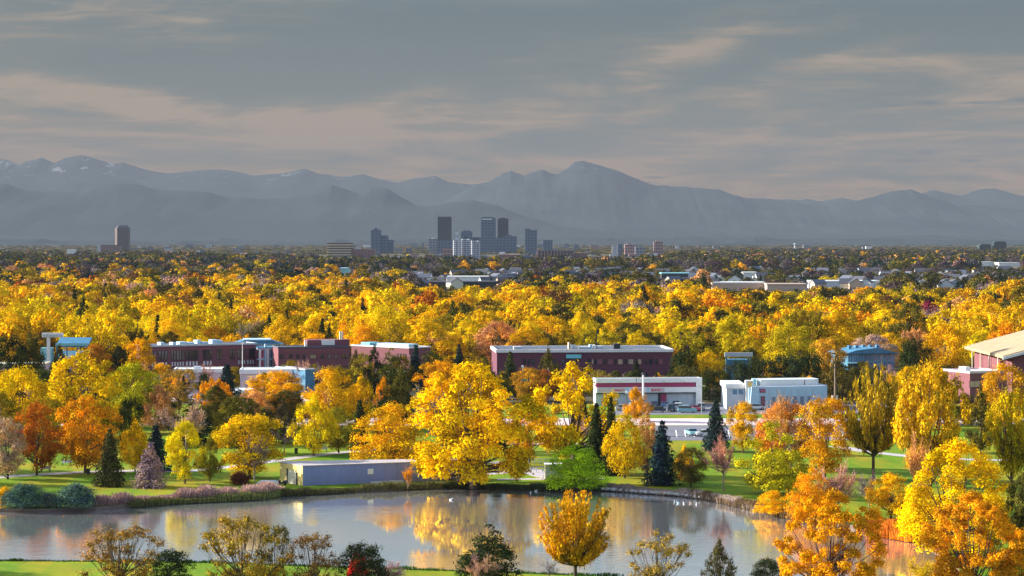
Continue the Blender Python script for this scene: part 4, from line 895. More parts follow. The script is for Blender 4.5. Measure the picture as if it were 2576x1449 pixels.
for q in (1842, 1857): B.window(B.x(q), B.x(q + 13), B.z(993), B.z(979), M['glass_blue'], M['bluewhite'])
B.box('pylon', M['white'], B.x(1874.5), B.x(1894), -1.5, .8, -.1, hz(956.5, 543)); B.box('pylon_stripe', mat('amber_panel', (.85, .50, .12)), B.x(1880), B.x(1889), -1.58, -1.503, hz(990, 543), hz(960, 543))
B.box('roof_unit', M['teal'], B.x(1897), B.x(1905), 2, 5, B.h - .5, B.h + 1.0)

# gymnasium at the right edge
M['gymroof'] = mat('gym_roof', (.40, .30, .19), .8, .2, .3)
r = empty('gymnasium', (131.5, 590, 0)); tag(r, 'brick gymnasium with a broad sloping cream roof at the right edge', 'gymnasium')
MB().prism([(1.5, -.3), (44, -.3), (44, 12.6), (22, 16.0), (1.5, 10.4)], 'y', 0, 48).build('wall', M['brick'], r)
MB().prism([(-1.2, 9.95), (22, 16.3), (22, 17.0), (-1.2, 10.65)], 'y', -1.5, 49.5).build('roof', M['gymroof'], r)
MB().prism([(22.01, 16.3), (46, 12.0), (46, 12.6), (22.01, 17.0)], 'y', -1.5, 49.5).build('roof', M['cream'], r)
MB().prism([(-1.3, 9.6), (22, 15.95), (22, 16.7), (-1.3, 10.3)], 'y', -1.9, -1.503).build('fascia', M['white'], r)
f = MB().box(8.4, 12.5, -.09, -.003, 7.6, 9.3).build('window', M['dark'], r); MB().box(8.6, 12.3, -.12, -.092, 7.75, 9.15).build('pane', M['glass_warm'], f)
for k in range(4): MB().box(-1.45, -1.2, 4 + k * 11, 4.4 + k * 11, 0, 9.9).build('column', M['cream'], r)
FOOT.append((120, 175, 560, 645)); OCC.append((2440, 2576, 845, 905, 590))
B = Bld('brick_annexe', 'low brick annexe with a pale parapet in front of the gymnasium', 'annexe', 2440, 2530, 556, 560, 12, topq=938, protect=(930, 985))
B.shell(M['brick'], M['pinkconc'], M['pinkconc'], .4); B.window(B.x(2438), B.x(2466), B.z(975), B.z(958), M['glass_warm'], M['brick_dark'], mull=1); B.box('roof_unit', M['white'], B.x(2446), B.x(2458), 3, 6, B.h + .12, B.h + 1.3)
# blue glass building
B = Bld('glass_building', 'blue glass fronted building with a layered blue roof and a brick panel', 'office building', 2133, 2250, 640, 644, 12, topq=890, protect=(876, 906))
B.box('wall', M['blue_steel'], 0, B.L, 0, B.d, -.3, B.h)
for k in range(9): B.window(B.x(2134 + k * 13), B.x(2145 + k * 13), B.h - 2.4, B.h - .3, M['glass_blue'], M['bluewhite'] if k < 2 or k > 7 else M['teal'], mull=1); B.window(B.x(2134 + k * 13), B.x(2145 + k * 13), B.h - 5.2, B.h - 2.8, M['crimson'] if k in (2,) else M['glass_blue'], M['bluewhite'] if k % 3 == 0 else M['blue_steel'], mull=1)
MB().prism([(-1.5, B.h + .003), (B.L + 1, B.h + .003), (B.L * .6, B.h + 1.7), (2, B.h + 1.0)], 'y', -1.2, B.d).build('roof', M['blue_steel'], B.r)
B.box('canopy', M['teal'], -1.5, B.L * .35, -2.5, -.1, B.h - 2.75, B.h - 2.5)
for k in range(5): B.box('roof_vent', M['blue_steel'], 3 + 2.2 * k, 3.9 + 2.2 * k, 6, 7, B.h + 1.1, B.h + 2.1)
# stadium stand on the left
r = empty('stadium_stand', at(140, 652)); tag(r, 'blue steel stadium stand half hidden by pines on the left', 'stadium stand')
for k, (za, yb) in enumerate(((12.2, 10), (8.2, 4))):
    MB().prism([(0, za - 2.4), (0, za - 2.0), (7, za + .2), (7, za - .4)], 'x', 0, 9.4).build('tier', M['blue_steel'], r)
    MB().box(0, 9.4, -.15, -.003, za - 2.0, za - 1.2).build('rail', M['teal'], r)
for x_ in (0.1, 3.1, 6.2, 9.1): MB().box(x_, x_ + .3, 0.1, .5, 0, 11.0).build('column', M['blue_steel'], r)
MB().tube([(.2, .3, 6), (3, .3, 10)], .13, 5).tube([(9.2, .3, 6), (6.3, .3, 10)], .13, 5).tube([(3.2, .3, 1), (6.2, .3, 6)], .13, 5).build('brace', M['teal'], r)
MB().box(-4.5, -1.2, 0, 3, 3, 9.6).build('stair_tower', M['teal'], r)
FOOT.append((-150, -120, 640, 672)); OCC.append((92, 222, 828, 895, 650))
r = empty('light_pylon', at(122, 648)); tag(r, 'tall white T shaped pylon with a wide lamp bar beside the blue stand', 'pylon')
MB().box(-.45, .45, -.4, .4, 0, 13.0).build('column', M['white'], r); MB().box(-1.8, 4.3, -.5, .5, 12.9, 14.2).build('lamp_bar', M['white'], r)
for k in range(6): MB().box(-1.6 + k, -1.0 + k, -.75, -.503, 13.1, 13.8).build('lamp', M['palegrey'], r)
# steel frame right of the long office
r = empty('steel_frame', at(1826, 612)); tag(r, 'blue steel gantry frame with a white top beam right of the long brick office', 'gantry')
for x_ in (0, 6.6): MB().box(x_, x_ + .4, 0, .4, 0, 9.8).build('column', M['blue_steel'], r)
MB().box(-.3, 7.4, -.2, .5, 9.2, 10.3).build('beam', M['palegrey'], r); MB().box(.4, 6.6, .05, .35, 6.4, 6.8).build('beam', M['blue_steel'], r)
MB().box(.5, 6.4, 2, 6, 0, 8.3).build('cabin', M['blue_steel'], r)
OCC.append((1822, 1892, 888, 958, 610)); FOOT.append((57, 70, 605, 622))
# low roofs
def low(label, q0, q1, Y, depth, top, h2, wall, trim, cat='building', name='low_building', prot=3):
    B = Bld(name, label, cat, q0, q1, Y, Y + 1, depth, topq=top, protect=(top, top + prot)); B.shell(M[wall], M[trim], M[trim], .3); B.box('fascia', M[trim], -.2, B.L + .2, -.3, -.152, B.h - h2, B.h + .3); return B
B = low('low white roofed building in front of the left brick office windows', 438, 558, 598, 9, 931, .7, 'pinkconc', 'white'); B.box('roof_unit', M['palegrey'], B.x(485), B.x(503), 3, 5, B.h + .1, B.h + .8)
for k in range(5): B.window(B.x(444 + 23 * k), B.x(458 + 23 * k), 1.0, 3.0)
B = low('long low flat white roof in front of the centre brick office', 604, 766, 596, 10, 932, .9, 'pinkconc', 'white')
for k in range(6): B.window(B.x(612 + 25 * k), B.x(628 + 25 * k), 1.0, 3.2, M['glass_blue'], M['white'])
B = Bld('dark_shed', 'dark blue grey shed at the right end of the long flat white roof', 'shed', 768, 792, 592, 594, 14, topq=930, protect=(924, 975)); B.shell(M['blue_steel'], M['roof_dark'], M['palegrey'], .25)
low('low cream wall building showing between the golden trees below the centre office', 945, 1062, 600, 8, 939, .8, 'cream', 'cream')
low('cream walled low building at the far left behind the large yellow tree', -40, 112, 600, 10, 918, .5, 'pinkconc', 'cream')
low('small pale house roof between the dark round pine and the olive tree', 590, 640, 566, 10, 985, .4, 'pinkconc', 'white', 'house', 'small_house')
low('low grey building behind the golden trees by the right edge', 2130, 2190, 520, 12, 1058, .4, 'palegrey', 'white')

# pump house on the lake
r = empty('pump_house', (-35.4, 375.6, 0)); tag(r, 'long low lavender block pump house with a sunlit yellow end wall on the far shore', 'pump house')
fp = [(0, 0), (-4.5, 6.4), (-4.0, 6.9), (27.5, 12.2), (28.2, 9.9)]
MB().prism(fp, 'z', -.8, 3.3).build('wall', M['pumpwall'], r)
ev = Vector((-4.2, 3.2, 0)); el_ = ev.length; en = Vector((-3.2, -4.2, 0)).normalized()
def slab(p0, p1, off, th, z0, z1, m, name, parent):
    p0, p1 = Vector((*p0, 0)), Vector((*p1, 0)); d = (p1 - p0).normalized(); nn = Vector((d.y, -d.x, 0)); q = [p0 + nn * off, p1 + nn * off, p1 + nn * (off + th), p0 + nn * (off + th)]
    return MB().prism([(v_.x, v_.y) for v_ in q], 'z', z0, z1).build(name, m, parent)
E0, E1 = (-4.5, 6.4), (0, 0)
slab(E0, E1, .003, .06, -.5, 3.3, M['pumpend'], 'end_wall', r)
def lerp2(t, a=E0, b=E1): return (a[0] + (b[0] - a[0]) * t, a[1] + (b[1] - a[1]) * t)
slab(lerp2(.30), lerp2(.36), .065, .05, 0, 2.5, M['dark'], 'door', r); slab(lerp2(.72), lerp2(.78), .065, .05, 0, 2.1, M['dark'], 'door', r); slab(lerp2(.37), lerp2(.71), .065, .04, 0, 2.3, M['cream'], 'shutter', r)
MB().prism([(-.05, -.2), (-4.75, 6.4), (-4.1, 7.1), (27.6, 12.4), (28.4, 9.8)], 'z', 3.303, 3.44).build('roof', M['concrete'], r)
F0, F1 = (0, 0), (28.2, 9.9)
def onf(q):
    d = Vector((28.2, 9.9)).normalized(); k = (q - CX) / FQ; t = (k * 375.6 + 35.4) / (d.x - k * d.y); return t / Vector((28.2, 9.9)).length
slab(lerp2(onf(925), F0, F1), lerp2(onf(939), F0, F1), .003, .08, 1.55, 2.45, M['white'], 'notice_board', r)
slab(lerp2(onf(930), F0, F1), lerp2(onf(972), F0, F1), .3, .7, -.1, .35, M['palegrey'], 'step', r); slab(lerp2(onf(975), F0, F1), lerp2(onf(1010), F0, F1), .3, .7, -.1, .4, M['palegrey'], 'step', r)
for k in range(11):                                                   # panel joints of the long wall
    t = (k + .7) / 12; slab(lerp2(t, F0, F1), lerp2(t + .002, F0, F1), .001, .03, 0, 3.28, M['pumpwall'], 'panel_joint', r)
FOOT.append((-42, -5, 370, 392))
r = empty('covered_trailer', gp(672, 1226)); tag(r, 'pale blue white tarpaulin covered trailer left of the pump house', 'trailer')
MB().prism([(-1.7, .3), (1.7, .3), (1.7, .75), (1.2, 1.05), (-1.1, 1.0), (-1.7, .7)], 'y', 0, 1.6).build('cover', M['bluewhite'], r)
for x_ in (-.7, .7): MB().prism([(x_ + .28 * math.cos(a), .28 + .28 * math.sin(a)) for a in np.linspace(0, 6.28, 13)[:-1]], 'y', -.12, .1).build('wheel', M['tyre'], r)
r = empty('garden_tractor', gp(709, 1221)); tag(r, 'small dark ride on mower parked at the sunlit end of the pump house', 'mower')
MB().prism([(-.7, .25), (.8, .25), (.8, .7), (.25, .75), (.1, .5), (-.3, .5), (-.4, .9), (-.6, .9)], 'y', 0, .8).build('body', M['dark'], r)
for x_ in (-.45, .55): MB().prism([(x_ + .25 * math.cos(a), .25 + .25 * math.sin(a)) for a in np.linspace(0, 6.28, 11)[:-1]], 'y', -.1, .05).build('wheel', M['tyre'], r)
# kiosk, rail and bins in the park
r = empty('kiosk', gp(1371, 1206)); tag(r, 'small white kiosk with a pale cyan panel beside the lime green bush', 'kiosk')
MB().box(0, 3.0, 0, 2.2, 0, 2.5).build('wall', M['cream'], r); MB().box(-.15, 3.15, -.15, 2.35, 2.503, 2.65).build('roof', M['white'], r); MB().box(1.35, 2.8, -.05, -.003, .9, 2.3).build('panel', M['bluewhite'], r); MB().box(.15, .85, -.05, -.003, 0, 2.1).build('door', M['palegrey'], r)
def fence(q0, q1, qy, label, n=6, hh=1.2):
    a, b = gp(q0, qy), gp(q1, qy); r = empty('railing', a, math.atan2(b.y - a.y, b.x - a.x)); tag(r, label, 'railing'); L = (b - a).length
    for k in range(n): MB().box(L * k / (n - 1) - .05, L * k / (n - 1) + .05, -.05, .05, 0, hh).build('post', M['bluewhite'], r)
    for z_ in (hh * .5, hh - .08): MB().box(0, L, -.03, .03, z_ - .04, z_ + .04).build('rail', M['bluewhite'], r)
fence(1330, 1400, 1170, 'pale railing on the lawn right of the enormous willow'); fence(1334, 1396, 1188, 'second lower railing beside the path to the white kiosk', 5, 1.0)
def bin_(qx, qy, label):
    r = empty('litter_bin', gp(qx, qy)); tag(r, label, 'bin'); MB().tube([(0, 0, 0), (0, 0, .95)], [.3, .34], 8).build('body', M['dark'], r); MB().tube([(0, 0, .953), (0, 0, 1.1)], [.36, .2], 8).build('lid', M['dark'], r)
bin_(222, 1194, 'dark litter bin beside the path between the rust tree and the orange tree'); bin_(1184 - 960 + 960, 1150, 'dark litter bin on the shaded lawn behind the willow'); bin_(745, 1141, 'dark litter bin by the path near the lemon yellow young tree')
def bench(qx, qy, label):
    r = empty('park_bench', gp(qx, qy)); tag(r, label, 'bench'); MB().box(-.9, .9, -.25, .25, .42, .48).build('seat', M['palegrey'], r); MB().box(-.9, .9, .22, .28, .5, .95).build('backrest', M['palegrey'], r)
    for x_ in (-.75, .75): MB().box(x_ - .05, x_ + .05, -.2, .2, 0, .418).build('leg', M['dark'], r)
bench(115, 1186, 'pale park bench under the rust red tree'); bench(168, 1170, 'pale park bench on the sunlit lawn left of the large orange tree'); bench(812, 1136, 'pale park bench in the shade behind the lemon yellow tree')

# lamp posts and poles
def lamp(qx, base, top, label, m='steel', rad=.09, head='arm'):
    p = gp(qx, base); h = (base - top) / FQ * p.y; r = empty('street_lamp', p); tag(r, label, 'street lamp')
    MB().tube([(0, 0, 0), (0, 0, h)], [rad * 1.4, rad], 6).build('pole', M[m], r)
    if head == 'ball': MB().prism([(.38 * math.cos(a), h + .25 + .38 * math.sin(a)) for a in np.linspace(0, 6.28, 11)[:-1]], 'y', -.3, .3).build('lamp_head', M['white'], r)
    elif head == 'cap': MB().tube([(0, 0, h + .003), (0, 0, h + .6)], [rad * 1.5, rad * 1.1], 8).build('cap', M['dark'], r)
    else: MB().box(-.9, .9, -.12, .12, h + .003, h + .2).build('lamp_head', M['cream'], r)
lamp(1618, 1026, 943, 'thick white post standing in front of the shop sign', 'white', .26, 'cap'); lamp(1601, 1032, 951, 'thin dark lamp post left of the thick white post', 'dark', .06); lamp(1577, 1034, 990, 'short dark lamp post at the left of the shop car park', 'dark', .06, 'ball')
lamp(1846, 1012, 968, 'white headed lamp post before the low white garage', 'dark', .08, 'ball'); lamp(1856, 1008, 972, 'slim pale pole before the low white garage', 'white', .12, 'cap'); lamp(610, 975, 866, 'lamp post with a white head before the brick office bays', 'white', .1, 'ball')
lamp(1315, 1000, 925, 'lamp post rising by the left part of the long brick office', 'steel', .1, 'ball'); lamp(1765, 1040, 972, 'lamp post at the right corner of the shop', 'steel', .08)
def pole(qx, base, top, label, tr=False):
    p = gp(qx, base); h = (base - top) / FQ * p.y; r = empty('utility_pole', p); tag(r, label, 'utility pole')
    MB().tube([(0, 0, 0), (0, 0, h)], [.19, .13], 6).build('pole', M['palebark'], r); MB().box(-1.1, 1.1, -.07, .07, h - .9, h - .72).build('crossarm', M['bark'], r)
    if tr:
        for x_ in (-.5, .5): MB().tube([(x_, 0, h * .28), (x_, 0, h * .28 + .95)], .26, 8).build('transformer', M['palegrey'], r)
pole(1031, 985, 892, 'bare wooden utility pole right of the brick wing'); pole(2100, 1040, 915, 'brown utility pole with two grey transformers right of the white showroom', True); pole(1379, 1010, 925, 'utility pole in front of the golden edged dark conifer'); pole(52, 975, 905, 'thin utility pole before the cream building at far left')
r = empty('street_sign', gp(1310, 1000)); tag(r, 'green street name board on a pole right of the enormous willow', 'sign'); MB().tube([(0, 0, 0), (0, 0, 5)], .08, 6).build('pole', M['steel'], r); MB().box(.1, 3.2, -.05, .05, 4.3, 4.95).build('board', mat('green_sign', (.02, .35, .2)), r)

# cars
CAR = {}
def car_meshes():
    side = [(-2.2, .35), (2.2, .35), (2.25, .62), (2.15, .82), (1.25, .92), (.95, .95), (-1.6, .98), (-2.2, .9), (-2.25, .6)]
    CAR['sedan'] = MB().prism(side, 'y', -.87, .87).mesh('car_body'); CAR['cab_s'] = MB().prism([(-1.55, .95), (1.05, .95), (.45, 1.38), (-1.0, 1.42)], 'y', -.76, .76).mesh('car_glass', M['glass']); CAR['roof_s'] = MB().prism([(.42, 1.383), (-.98, 1.423), (-.95, 1.47), (.38, 1.44)], 'y', -.74, .74).mesh('car_roof')
    s2 = [(-2.25, .38), (2.2, .38), (2.25, .7), (2.1, 1.0), (1.2, 1.1), (-2.25, 1.12)]
    CAR['suv'] = MB().prism(s2, 'y', -.92, .92).mesh('car_body'); CAR['cab_u'] = MB().prism([(-2.15, 1.12), (1.15, 1.08), (.55, 1.66), (-1.95, 1.68)], 'y', -.82, .82).mesh('car_glass', M['glass']); CAR['roof_u'] = MB().prism([(.55, 1.663), (-1.95, 1.683), (-1.9, 1.76), (.5, 1.74)], 'y', -.82, .82).mesh('car_roof')
    CAR['wheel'] = MB().prism([(.34 * math.cos(a), .34 * math.sin(a)) for a in np.linspace(0, 6.2832, 15)[:-1]], 'y', -.11, .11).mesh('wheel', M['tyre'])
    CAR['rim'] = MB().prism([(.2 * math.cos(a), .2 * math.sin(a)) for a in np.linspace(0, 6.2832, 11)[:-1]], 'y', -.13, .13).mesh('rim', M['steel'])
    CAR['hl'] = MB().box(-.05, .05, -.18, .18, -.08, .08).mesh('headlight', M['white']); CAR['pl'] = MB().box(-.03, .03, -.3, .3, -.07, .07).mesh('bumper', M['steel'])
car_meshes()
cp = bpy.data.materials.new('car_paint'); cp.use_nodes = True; t = NT(cp.node_tree); t.n.clear(); oi = t.new('ShaderNodeObjectInfo')
t.new('ShaderNodeOutputMaterial', {0: t.new('ShaderNodeBsdfPrincipled', {'Base Color': oi.outputs['Color'], 'Roughness': .35, 'Metallic': .15, 'Coat Weight': .5})})
for k in ('sedan', 'suv', 'roof_s', 'roof_u'): CAR[k].materials.append(cp)
CCOL = dict(cyan=(.22, .50, .60), dark=(.03, .05, .08), white=(.78, .78, .78), silver=(.45, .47, .5), red=(.5, .03, .06), blue=(.05, .12, .30), tan=(.40, .32, .24))
def car(qx, qy, kind, col, rz, label, z=.02):
    p = gp(qx, qy); r = empty('parked_car', (p.x, p.y, z), R(rz)); tag(r, label, 'car', 'cars parked around the shops'); u = kind == 'suv'
    for nm, me in (('body', CAR[kind]), ('cabin_glass', CAR['cab_u' if u else 'cab_s']), ('roof', CAR['roof_u' if u else 'roof_s'])):
        o = link(nm, me, r); o.color = (*CCOL[col], 1)
    for x_ in (-1.35, 1.4):
        for y_ in (-.8, .8):
            o = link('wheel', CAR['wheel'], r); o.location = (x_, y_, .34); o2 = link('rim', CAR['rim'], o)
    for y_ in (-.6, .6): o = link('headlight', CAR['hl'], r); o.location = (2.22, y_, .68)
    o = link('bumper', CAR['pl'], r); o.location = (-2.26, 0, .5)
for c_ in ((1607, 1036, 'sedan', 'cyan', 5, 'pale cyan saloon car left of centre in the front row before the shop'), (1652, 1037, 'sedan', 'dark', 180, 'dark saloon car in the front row before the shop'), (1684, 1034, 'suv', 'dark', 100, 'dark van seen end on between the dark saloon and the white car'),
           (1707, 1031, 'suv', 'white', 80, 'white car with dark glass partly behind the light blue estate'), (1729, 1038, 'suv', 'cyan', 0, 'light blue estate car at the right of the front row before the shop'), (1751, 1034, 'sedan', 'red', 90, 'small red car end on right of the light blue estate'),
           (1764, 1031, 'suv', 'silver', 85, 'silver car with dark windows at the right corner of the shop'), (1570, 1033, 'sedan', 'silver', 10, 'silver car at the left end of the row before the shop'), (1594, 1024, 'suv', 'cyan', 95, 'pale van parked against the shop wall left of the white post'),
           (1646, 1024, 'sedan', 'dark', 90, 'dark car nosed in against the shop left of the red door'), (1672, 1025, 'sedan', 'blue', 90, 'blue car nosed in under the red door'), (1700, 1023, 'sedan', 'dark', 90, 'dark car nosed in right of the red door'),
           (1740, 1095, 'sedan', 'cyan', 100, 'cyan car alone in the lower car park left of the dark spruce'), (1778, 1098, 'sedan', 'white', 5, 'white car in the lower car park just left of the dark spruce'), (1846, 1012, 'suv', 'white', 80, 'white car before the low white garage'), (1858, 1016, 'sedan', 'tan', 80, 'tan car before the low white garage'),
           (1868, 1021, 'sedan', 'white', 85, 'white saloon left of the pale blue tower panel'), (1880, 1030, 'sedan', 'blue', 5, 'blue car at the foot of the pale blue tower panel'), (1902, 1031, 'sedan', 'white', 10, 'white car right of the blue car by the pale blue tower panel'),
           (2166, 1098, 'suv', 'blue', 100, 'blue car in the gap left of the thick dark trunk'), (2140, 1101, 'sedan', 'white', 20, 'white car leftmost in the gap left of the thick dark trunk'), (2186, 1098, 'sedan', 'silver', 100, 'silver car close to the thick dark trunk'), (2150, 1088, 'sedan', 'dark', 90, 'dark car in the second row left of the thick dark trunk'),
           (1395, 1040, 'sedan', 'dark', 90, 'dark car on the street between the two large yellow trees'), (1345, 1060, 'suv', 'silver', 0, 'silver car on the street right of the enormous willow'), (470, 1000, 'sedan', 'white', 20, 'white car in the pale lot in front of the low white building'), (590, 1006, 'suv', 'white', 10, 'white van below the dark blue green spruce'), (452, 990, 'sedan', 'silver', 90, 'silver car in the pale lot under the thin orange olive tree')):
    car(*c_)

# waterfowl
def duck(qx, qy, col, label):
    p = gp(qx, qy, WZ); r = empty('duck', (p.x, p.y, WZ), random.Random(int(qx)).uniform(0, 6), (.75, .75, .75)); tag(r, label, 'duck', 'waterfowl on the lake')
    MB().tube([(-.34, 0, .14), (-.2, 0, .12), (0, 0, .12), (.2, 0, .14), (.3, 0, .2)], [.02, .12, .16, .12, .05], 8).build('body', col, r, True)
    MB().tube([(.22, 0, .16), (.3, 0, .34), (.34, 0, .42), (.5, 0, .40)], [.05, .045, .07, .02], 6).build('head', col, r, True)
for k, (x_, y_, c_, l_) in enumerate(((1697, 1263, 'white', 'white duck leading the group off the stony shore'), (1706, 1266, 'bluewhite', 'pale duck second in the group off the stony shore'), (1720, 1267, 'palegrey', 'grey duck in the middle of the group off the stony shore'),
        (1738, 1266, 'tan', 'tan duck near the end of the group off the stony shore'), (1752, 1269, 'white', 'white duck trailing the group off the stony shore'), (1335, 1240, 'white', 'white duck under the kiosk right of the willow reflection'), (1348, 1236, 'white', 'second white duck close to the bank below the kiosk'), (1134, 1258, 'white', 'lone white duck before the reflection of the willow'))):
    duck(x_, y_, M[c_], l_)

# reeds, shore plants and stones (nobody could count them)
def blades(name, pts, n, hgt, wid, spread, col, seed, label, jitz=0.0, lean=.25):
    rs = np.random.RandomState(seed); P = np.array([[p.x, p.y] for p in pts]); seg = np.linalg.norm(np.diff(P, axis=0), axis=1); cum = np.r_[0, seg.cumsum()]
    t = rs.rand(n) * cum[-1]; i = np.clip(np.searchsorted(cum, t) - 1, 0, len(seg) - 1); f = ((t - cum[i]) / seg[i])[:, None]
    b = P[i] * (1 - f) + P[i + 1] * f; b += np.stack([rs.normal(0, .4, n), rs.uniform(0, spread, n)], 1)
    mod = .65 + .5 * np.sin(t * .35 + 1) * np.sin(t * .13) + .25 * np.sin(t * 1.7)
    hh = hgt * rs.uniform(.55, 1.15, n) * np.clip(mod, .4, 1.3); a = rs.rand(n) * 6.28; dx, dy = np.cos(a) * wid, np.sin(a) * wid; lx, ly = rs.normal(0, lean, n) * hh, rs.normal(0, lean * .6, n) * hh
    z0 = np.full(n, -.45)
    V = np.stack([np.stack([b[:, 0] - dx, b[:, 1] - dy, z0], 1), np.stack([b[:, 0] + dx, b[:, 1] + dy, z0], 1), np.stack([b[:, 0] + lx + dx * .7, b[:, 1] + ly + dy * .7, z0 + hh + .45], 1), np.stack([b[:, 0] + lx - dx * .5, b[:, 1] + ly, z0 + hh * .95 + .45], 1)], 1).reshape(-1, 3)
    o = link(name, mesh_from_quads(name, V, m=M['leaf'], seed=seed)); o.color = (*col, 1); tag(o, label, 'reeds' if 'reed' in name else 'plants', kind='stuff'); return o
blades('reeds', [gp(x, y) for x, y in ((238, 1275), (330, 1267), (430, 1258), (540, 1253), (640, 1248), (700, 1240))], 17000, 1.6, .05, 2.8, (.56, .34, .28), 1, 'pinkish brown reed bed along the left far shore')
blades('reeds', [gp(x, y) for x, y in ((330, 1270), (430, 1261), (540, 1256), (640, 1251), (700, 1243))], 5000, .8, .05, 1.2, (.20, .20, .06), 11, 'greenish lower fringe of the reed bed on the left shore')
blades('shore_plants', [gp(x, y) for x, y in ((700, 1242), (800, 1237), (900, 1231), (1040, 1224), (1120, 1222))], 6500, .75, .06, 1.4, (.16, .15, .05), 2, 'dark weeds at the foot of the pump house wall')
blades('shore_plants', [gp(x, y) for x, y in ((1120, 1223), (1250, 1223), (1370, 1227), (1520, 1227))], 5000, .6, .06, 1.6, (.08, .10, .04), 3, 'dark green weeds below the willow and the lime bush')
blades('shore_plants', [gp(x, y) for x, y in ((1520, 1227), (1650, 1237), (1720, 1242), (1800, 1253), (1860, 1267), (1915, 1278))], 9000, .75, .05, 2.4, (.52, .40, .32), 4, 'dry pale grasses on the stony shore at the right')
blades('shore_plants', [gp(x, y) for x, y in ((1740, 1244), (1800, 1254), (1860, 1268), (1915, 1279), (2000, 1300), (2130, 1320))], 7000, .9, .055, 1.8, (.26, .17, .08), 5, 'brown weeds on the stony shore towards the golden shrub')
blades('reeds', [gp(x, y) for x, y in ((2196, 1338), (2240, 1346), (2300, 1356))], 5500, 2.0, .05, 2.0, (.82, .27, .03), 6, 'orange reed clump at the right end of the lake', lean=.1)
blades('shore_plants', [gp(x, y) for x, y in ((-50, 1412), (250, 1414), (520, 1417), (800, 1427), (1000, 1433), (1300, 1443), (1560, 1452))], 5500, .35, .05, 1.0, (.05, .13, .015), 7, 'tufted dark grass along the near water edge')
rs_ = random.Random(9)
stone_me = []
for k in range(4):
    bm = bmesh.new(); bmesh.ops.create_icosphere(bm, subdivisions=1, radius=.5)
    for v in bm.verts: v.co *= rs_.uniform(.7, 1.25); v.co.z *= .65
    me = bpy.data.meshes.new('stone'); bm.to_mesh(me); bm.free(); me.materials.append(M['stone']); stone_me.append(me)
bb = MB()
for k in range(420):
    q = rs_.uniform(1515, 1915); y_ = np.interp(q, [1515, 1580, 1650, 1720, 1800, 1860, 1915], [1227, 1231, 1237, 1242, 1253, 1267, 1278]) + rs_.uniform(-2.5, 1.0)
    p = gp(q, y_); me = rs_.choice(stone_me); s_ = rs_.uniform(.25, .9); b0 = len(bb.v); a = rs_.uniform(0, 6)
    for v in me.vertices: c, s = math.cos(a), math.sin(a); bb.v.append((p.x + (v.co.x * c - v.co.y * s) * s_, p.y + (v.co.x * s + v.co.y * c) * s_, -.12 + v.co.z * s_))
    for f in me.polygons: bb.f.append(tuple(b0 + i for i in f.vertices))
tag(bb.build('shore_stones', M['stone']), 'pale rubble stones edging the right half of the far shore', 'stones', kind='stuff')

# ------------------------------------------------------------------ downtown and other distant buildings
def facade(name, base, dark, pitch_z=3.6, pitch_x=0.0, duty=.5):
    """far facade: rows (and bays) of windows"""
    m = bpy.data.materials.new(name); m.use_nodes = True; t = NT(m.node_tree); t.n.clear()
    sp = t.new('ShaderNodeSeparateXYZ', {0: t.new('ShaderNodeTexCoord').outputs['Object']})
    f = t.m('LESS_THAN', t.m('FRACT', t.m('DIVIDE', sp.outputs[2], pitch_z)), duty)
    if pitch_x: f = t.m('MULTIPLY', f, t.m('LESS_THAN', t.m('FRACT', t.m('DIVIDE', t.m('ADD', sp.outputs[0], sp.outputs[1]), pitch_x)), .62))
    c = t.mix(f, (*base, 1), (*dark, 1))
    t.new('ShaderNodeOutputMaterial', {0: t.new('ShaderNodeBsdfPrincipled', {'Base Color': c, 'Roughness': .5, 'Specular IOR Level': .4})}); return m
F = dict(lone=facade('lone_tower', (.11, .075, .085), (.05, .04, .06), 3.6, 4, .5), darkgl=facade('dark_tower', (.035, .05, .08), (.02, .03, .055), 8, 0, .5), gl=facade('grey_tower', (.10, .15, .24), (.05, .08, .14), 8, 9, .5), stone=facade('stone_tower', (.26, .27, .33), (.07, .08, .11), 7, 8, .5),
         pink=facade('pink_tower', (.38, .22, .22), (.11, .08, .11), 7, 6, .5), brown=facade('brown_slab', (.30, .15, .15), (.09, .06, .08), 3.6, 4, .5), pale=facade('pale_block', (.58, .58, .64), (.18, .21, .30), 4, 6, .5),
         stripe=facade('striped_office', (.52, .42, .30), (.05, .05, .08), 4.4, 0, .45), green=facade('green_tower', (.03, .06, .06), (.02, .04, .05), 6, 0, .5))
SKY = [(0, 240, 'left of the lone tower'), (240, 330, 'below the lone tower'), (330, 560, 'just right of the lone tower'), (560, 820, 'left of the cream striped block'), (820, 945, 'below the striped and ribbed blocks'), (945, 1095, 'below the stepped tower'), (1095, 1140, 'below the dark slab tower'),
       (1140, 1209, 'below the pale apartment towers'), (1209, 1250, 'below the arched tower'), (1250, 1310, 'below the twin shouldered tower'), (1310, 1352, 'below the notched slab tower'), (1352, 1480, 'below the ribbed apartment slab'), (1480, 1560, 'left of the small tower cluster'), (1560, 1640, 'below the small tower cluster'),
       (1640, 1690, 'below the solitary brown tower'), (1690, 1790, 'right of the radio mast'), (1790, 1920, 'above the long tan hall'), (1920, 2040, 'below the water tower'), (2040, 2220, 'above the long white roofed hall'), (2220, 2330, 'left of the gabled church'), (2330, 2450, 'around the gabled church'), (2450, 2580, 'below the two round topped towers')]
def skycol(q): return next((c_[2] for c_ in SKY if c_[0] <= q < c_[1]), 'at the far right edge')
def nearer(D): return D * .62 if D > 8000 else (D * .78 if 4900 < D < 5600 else D)
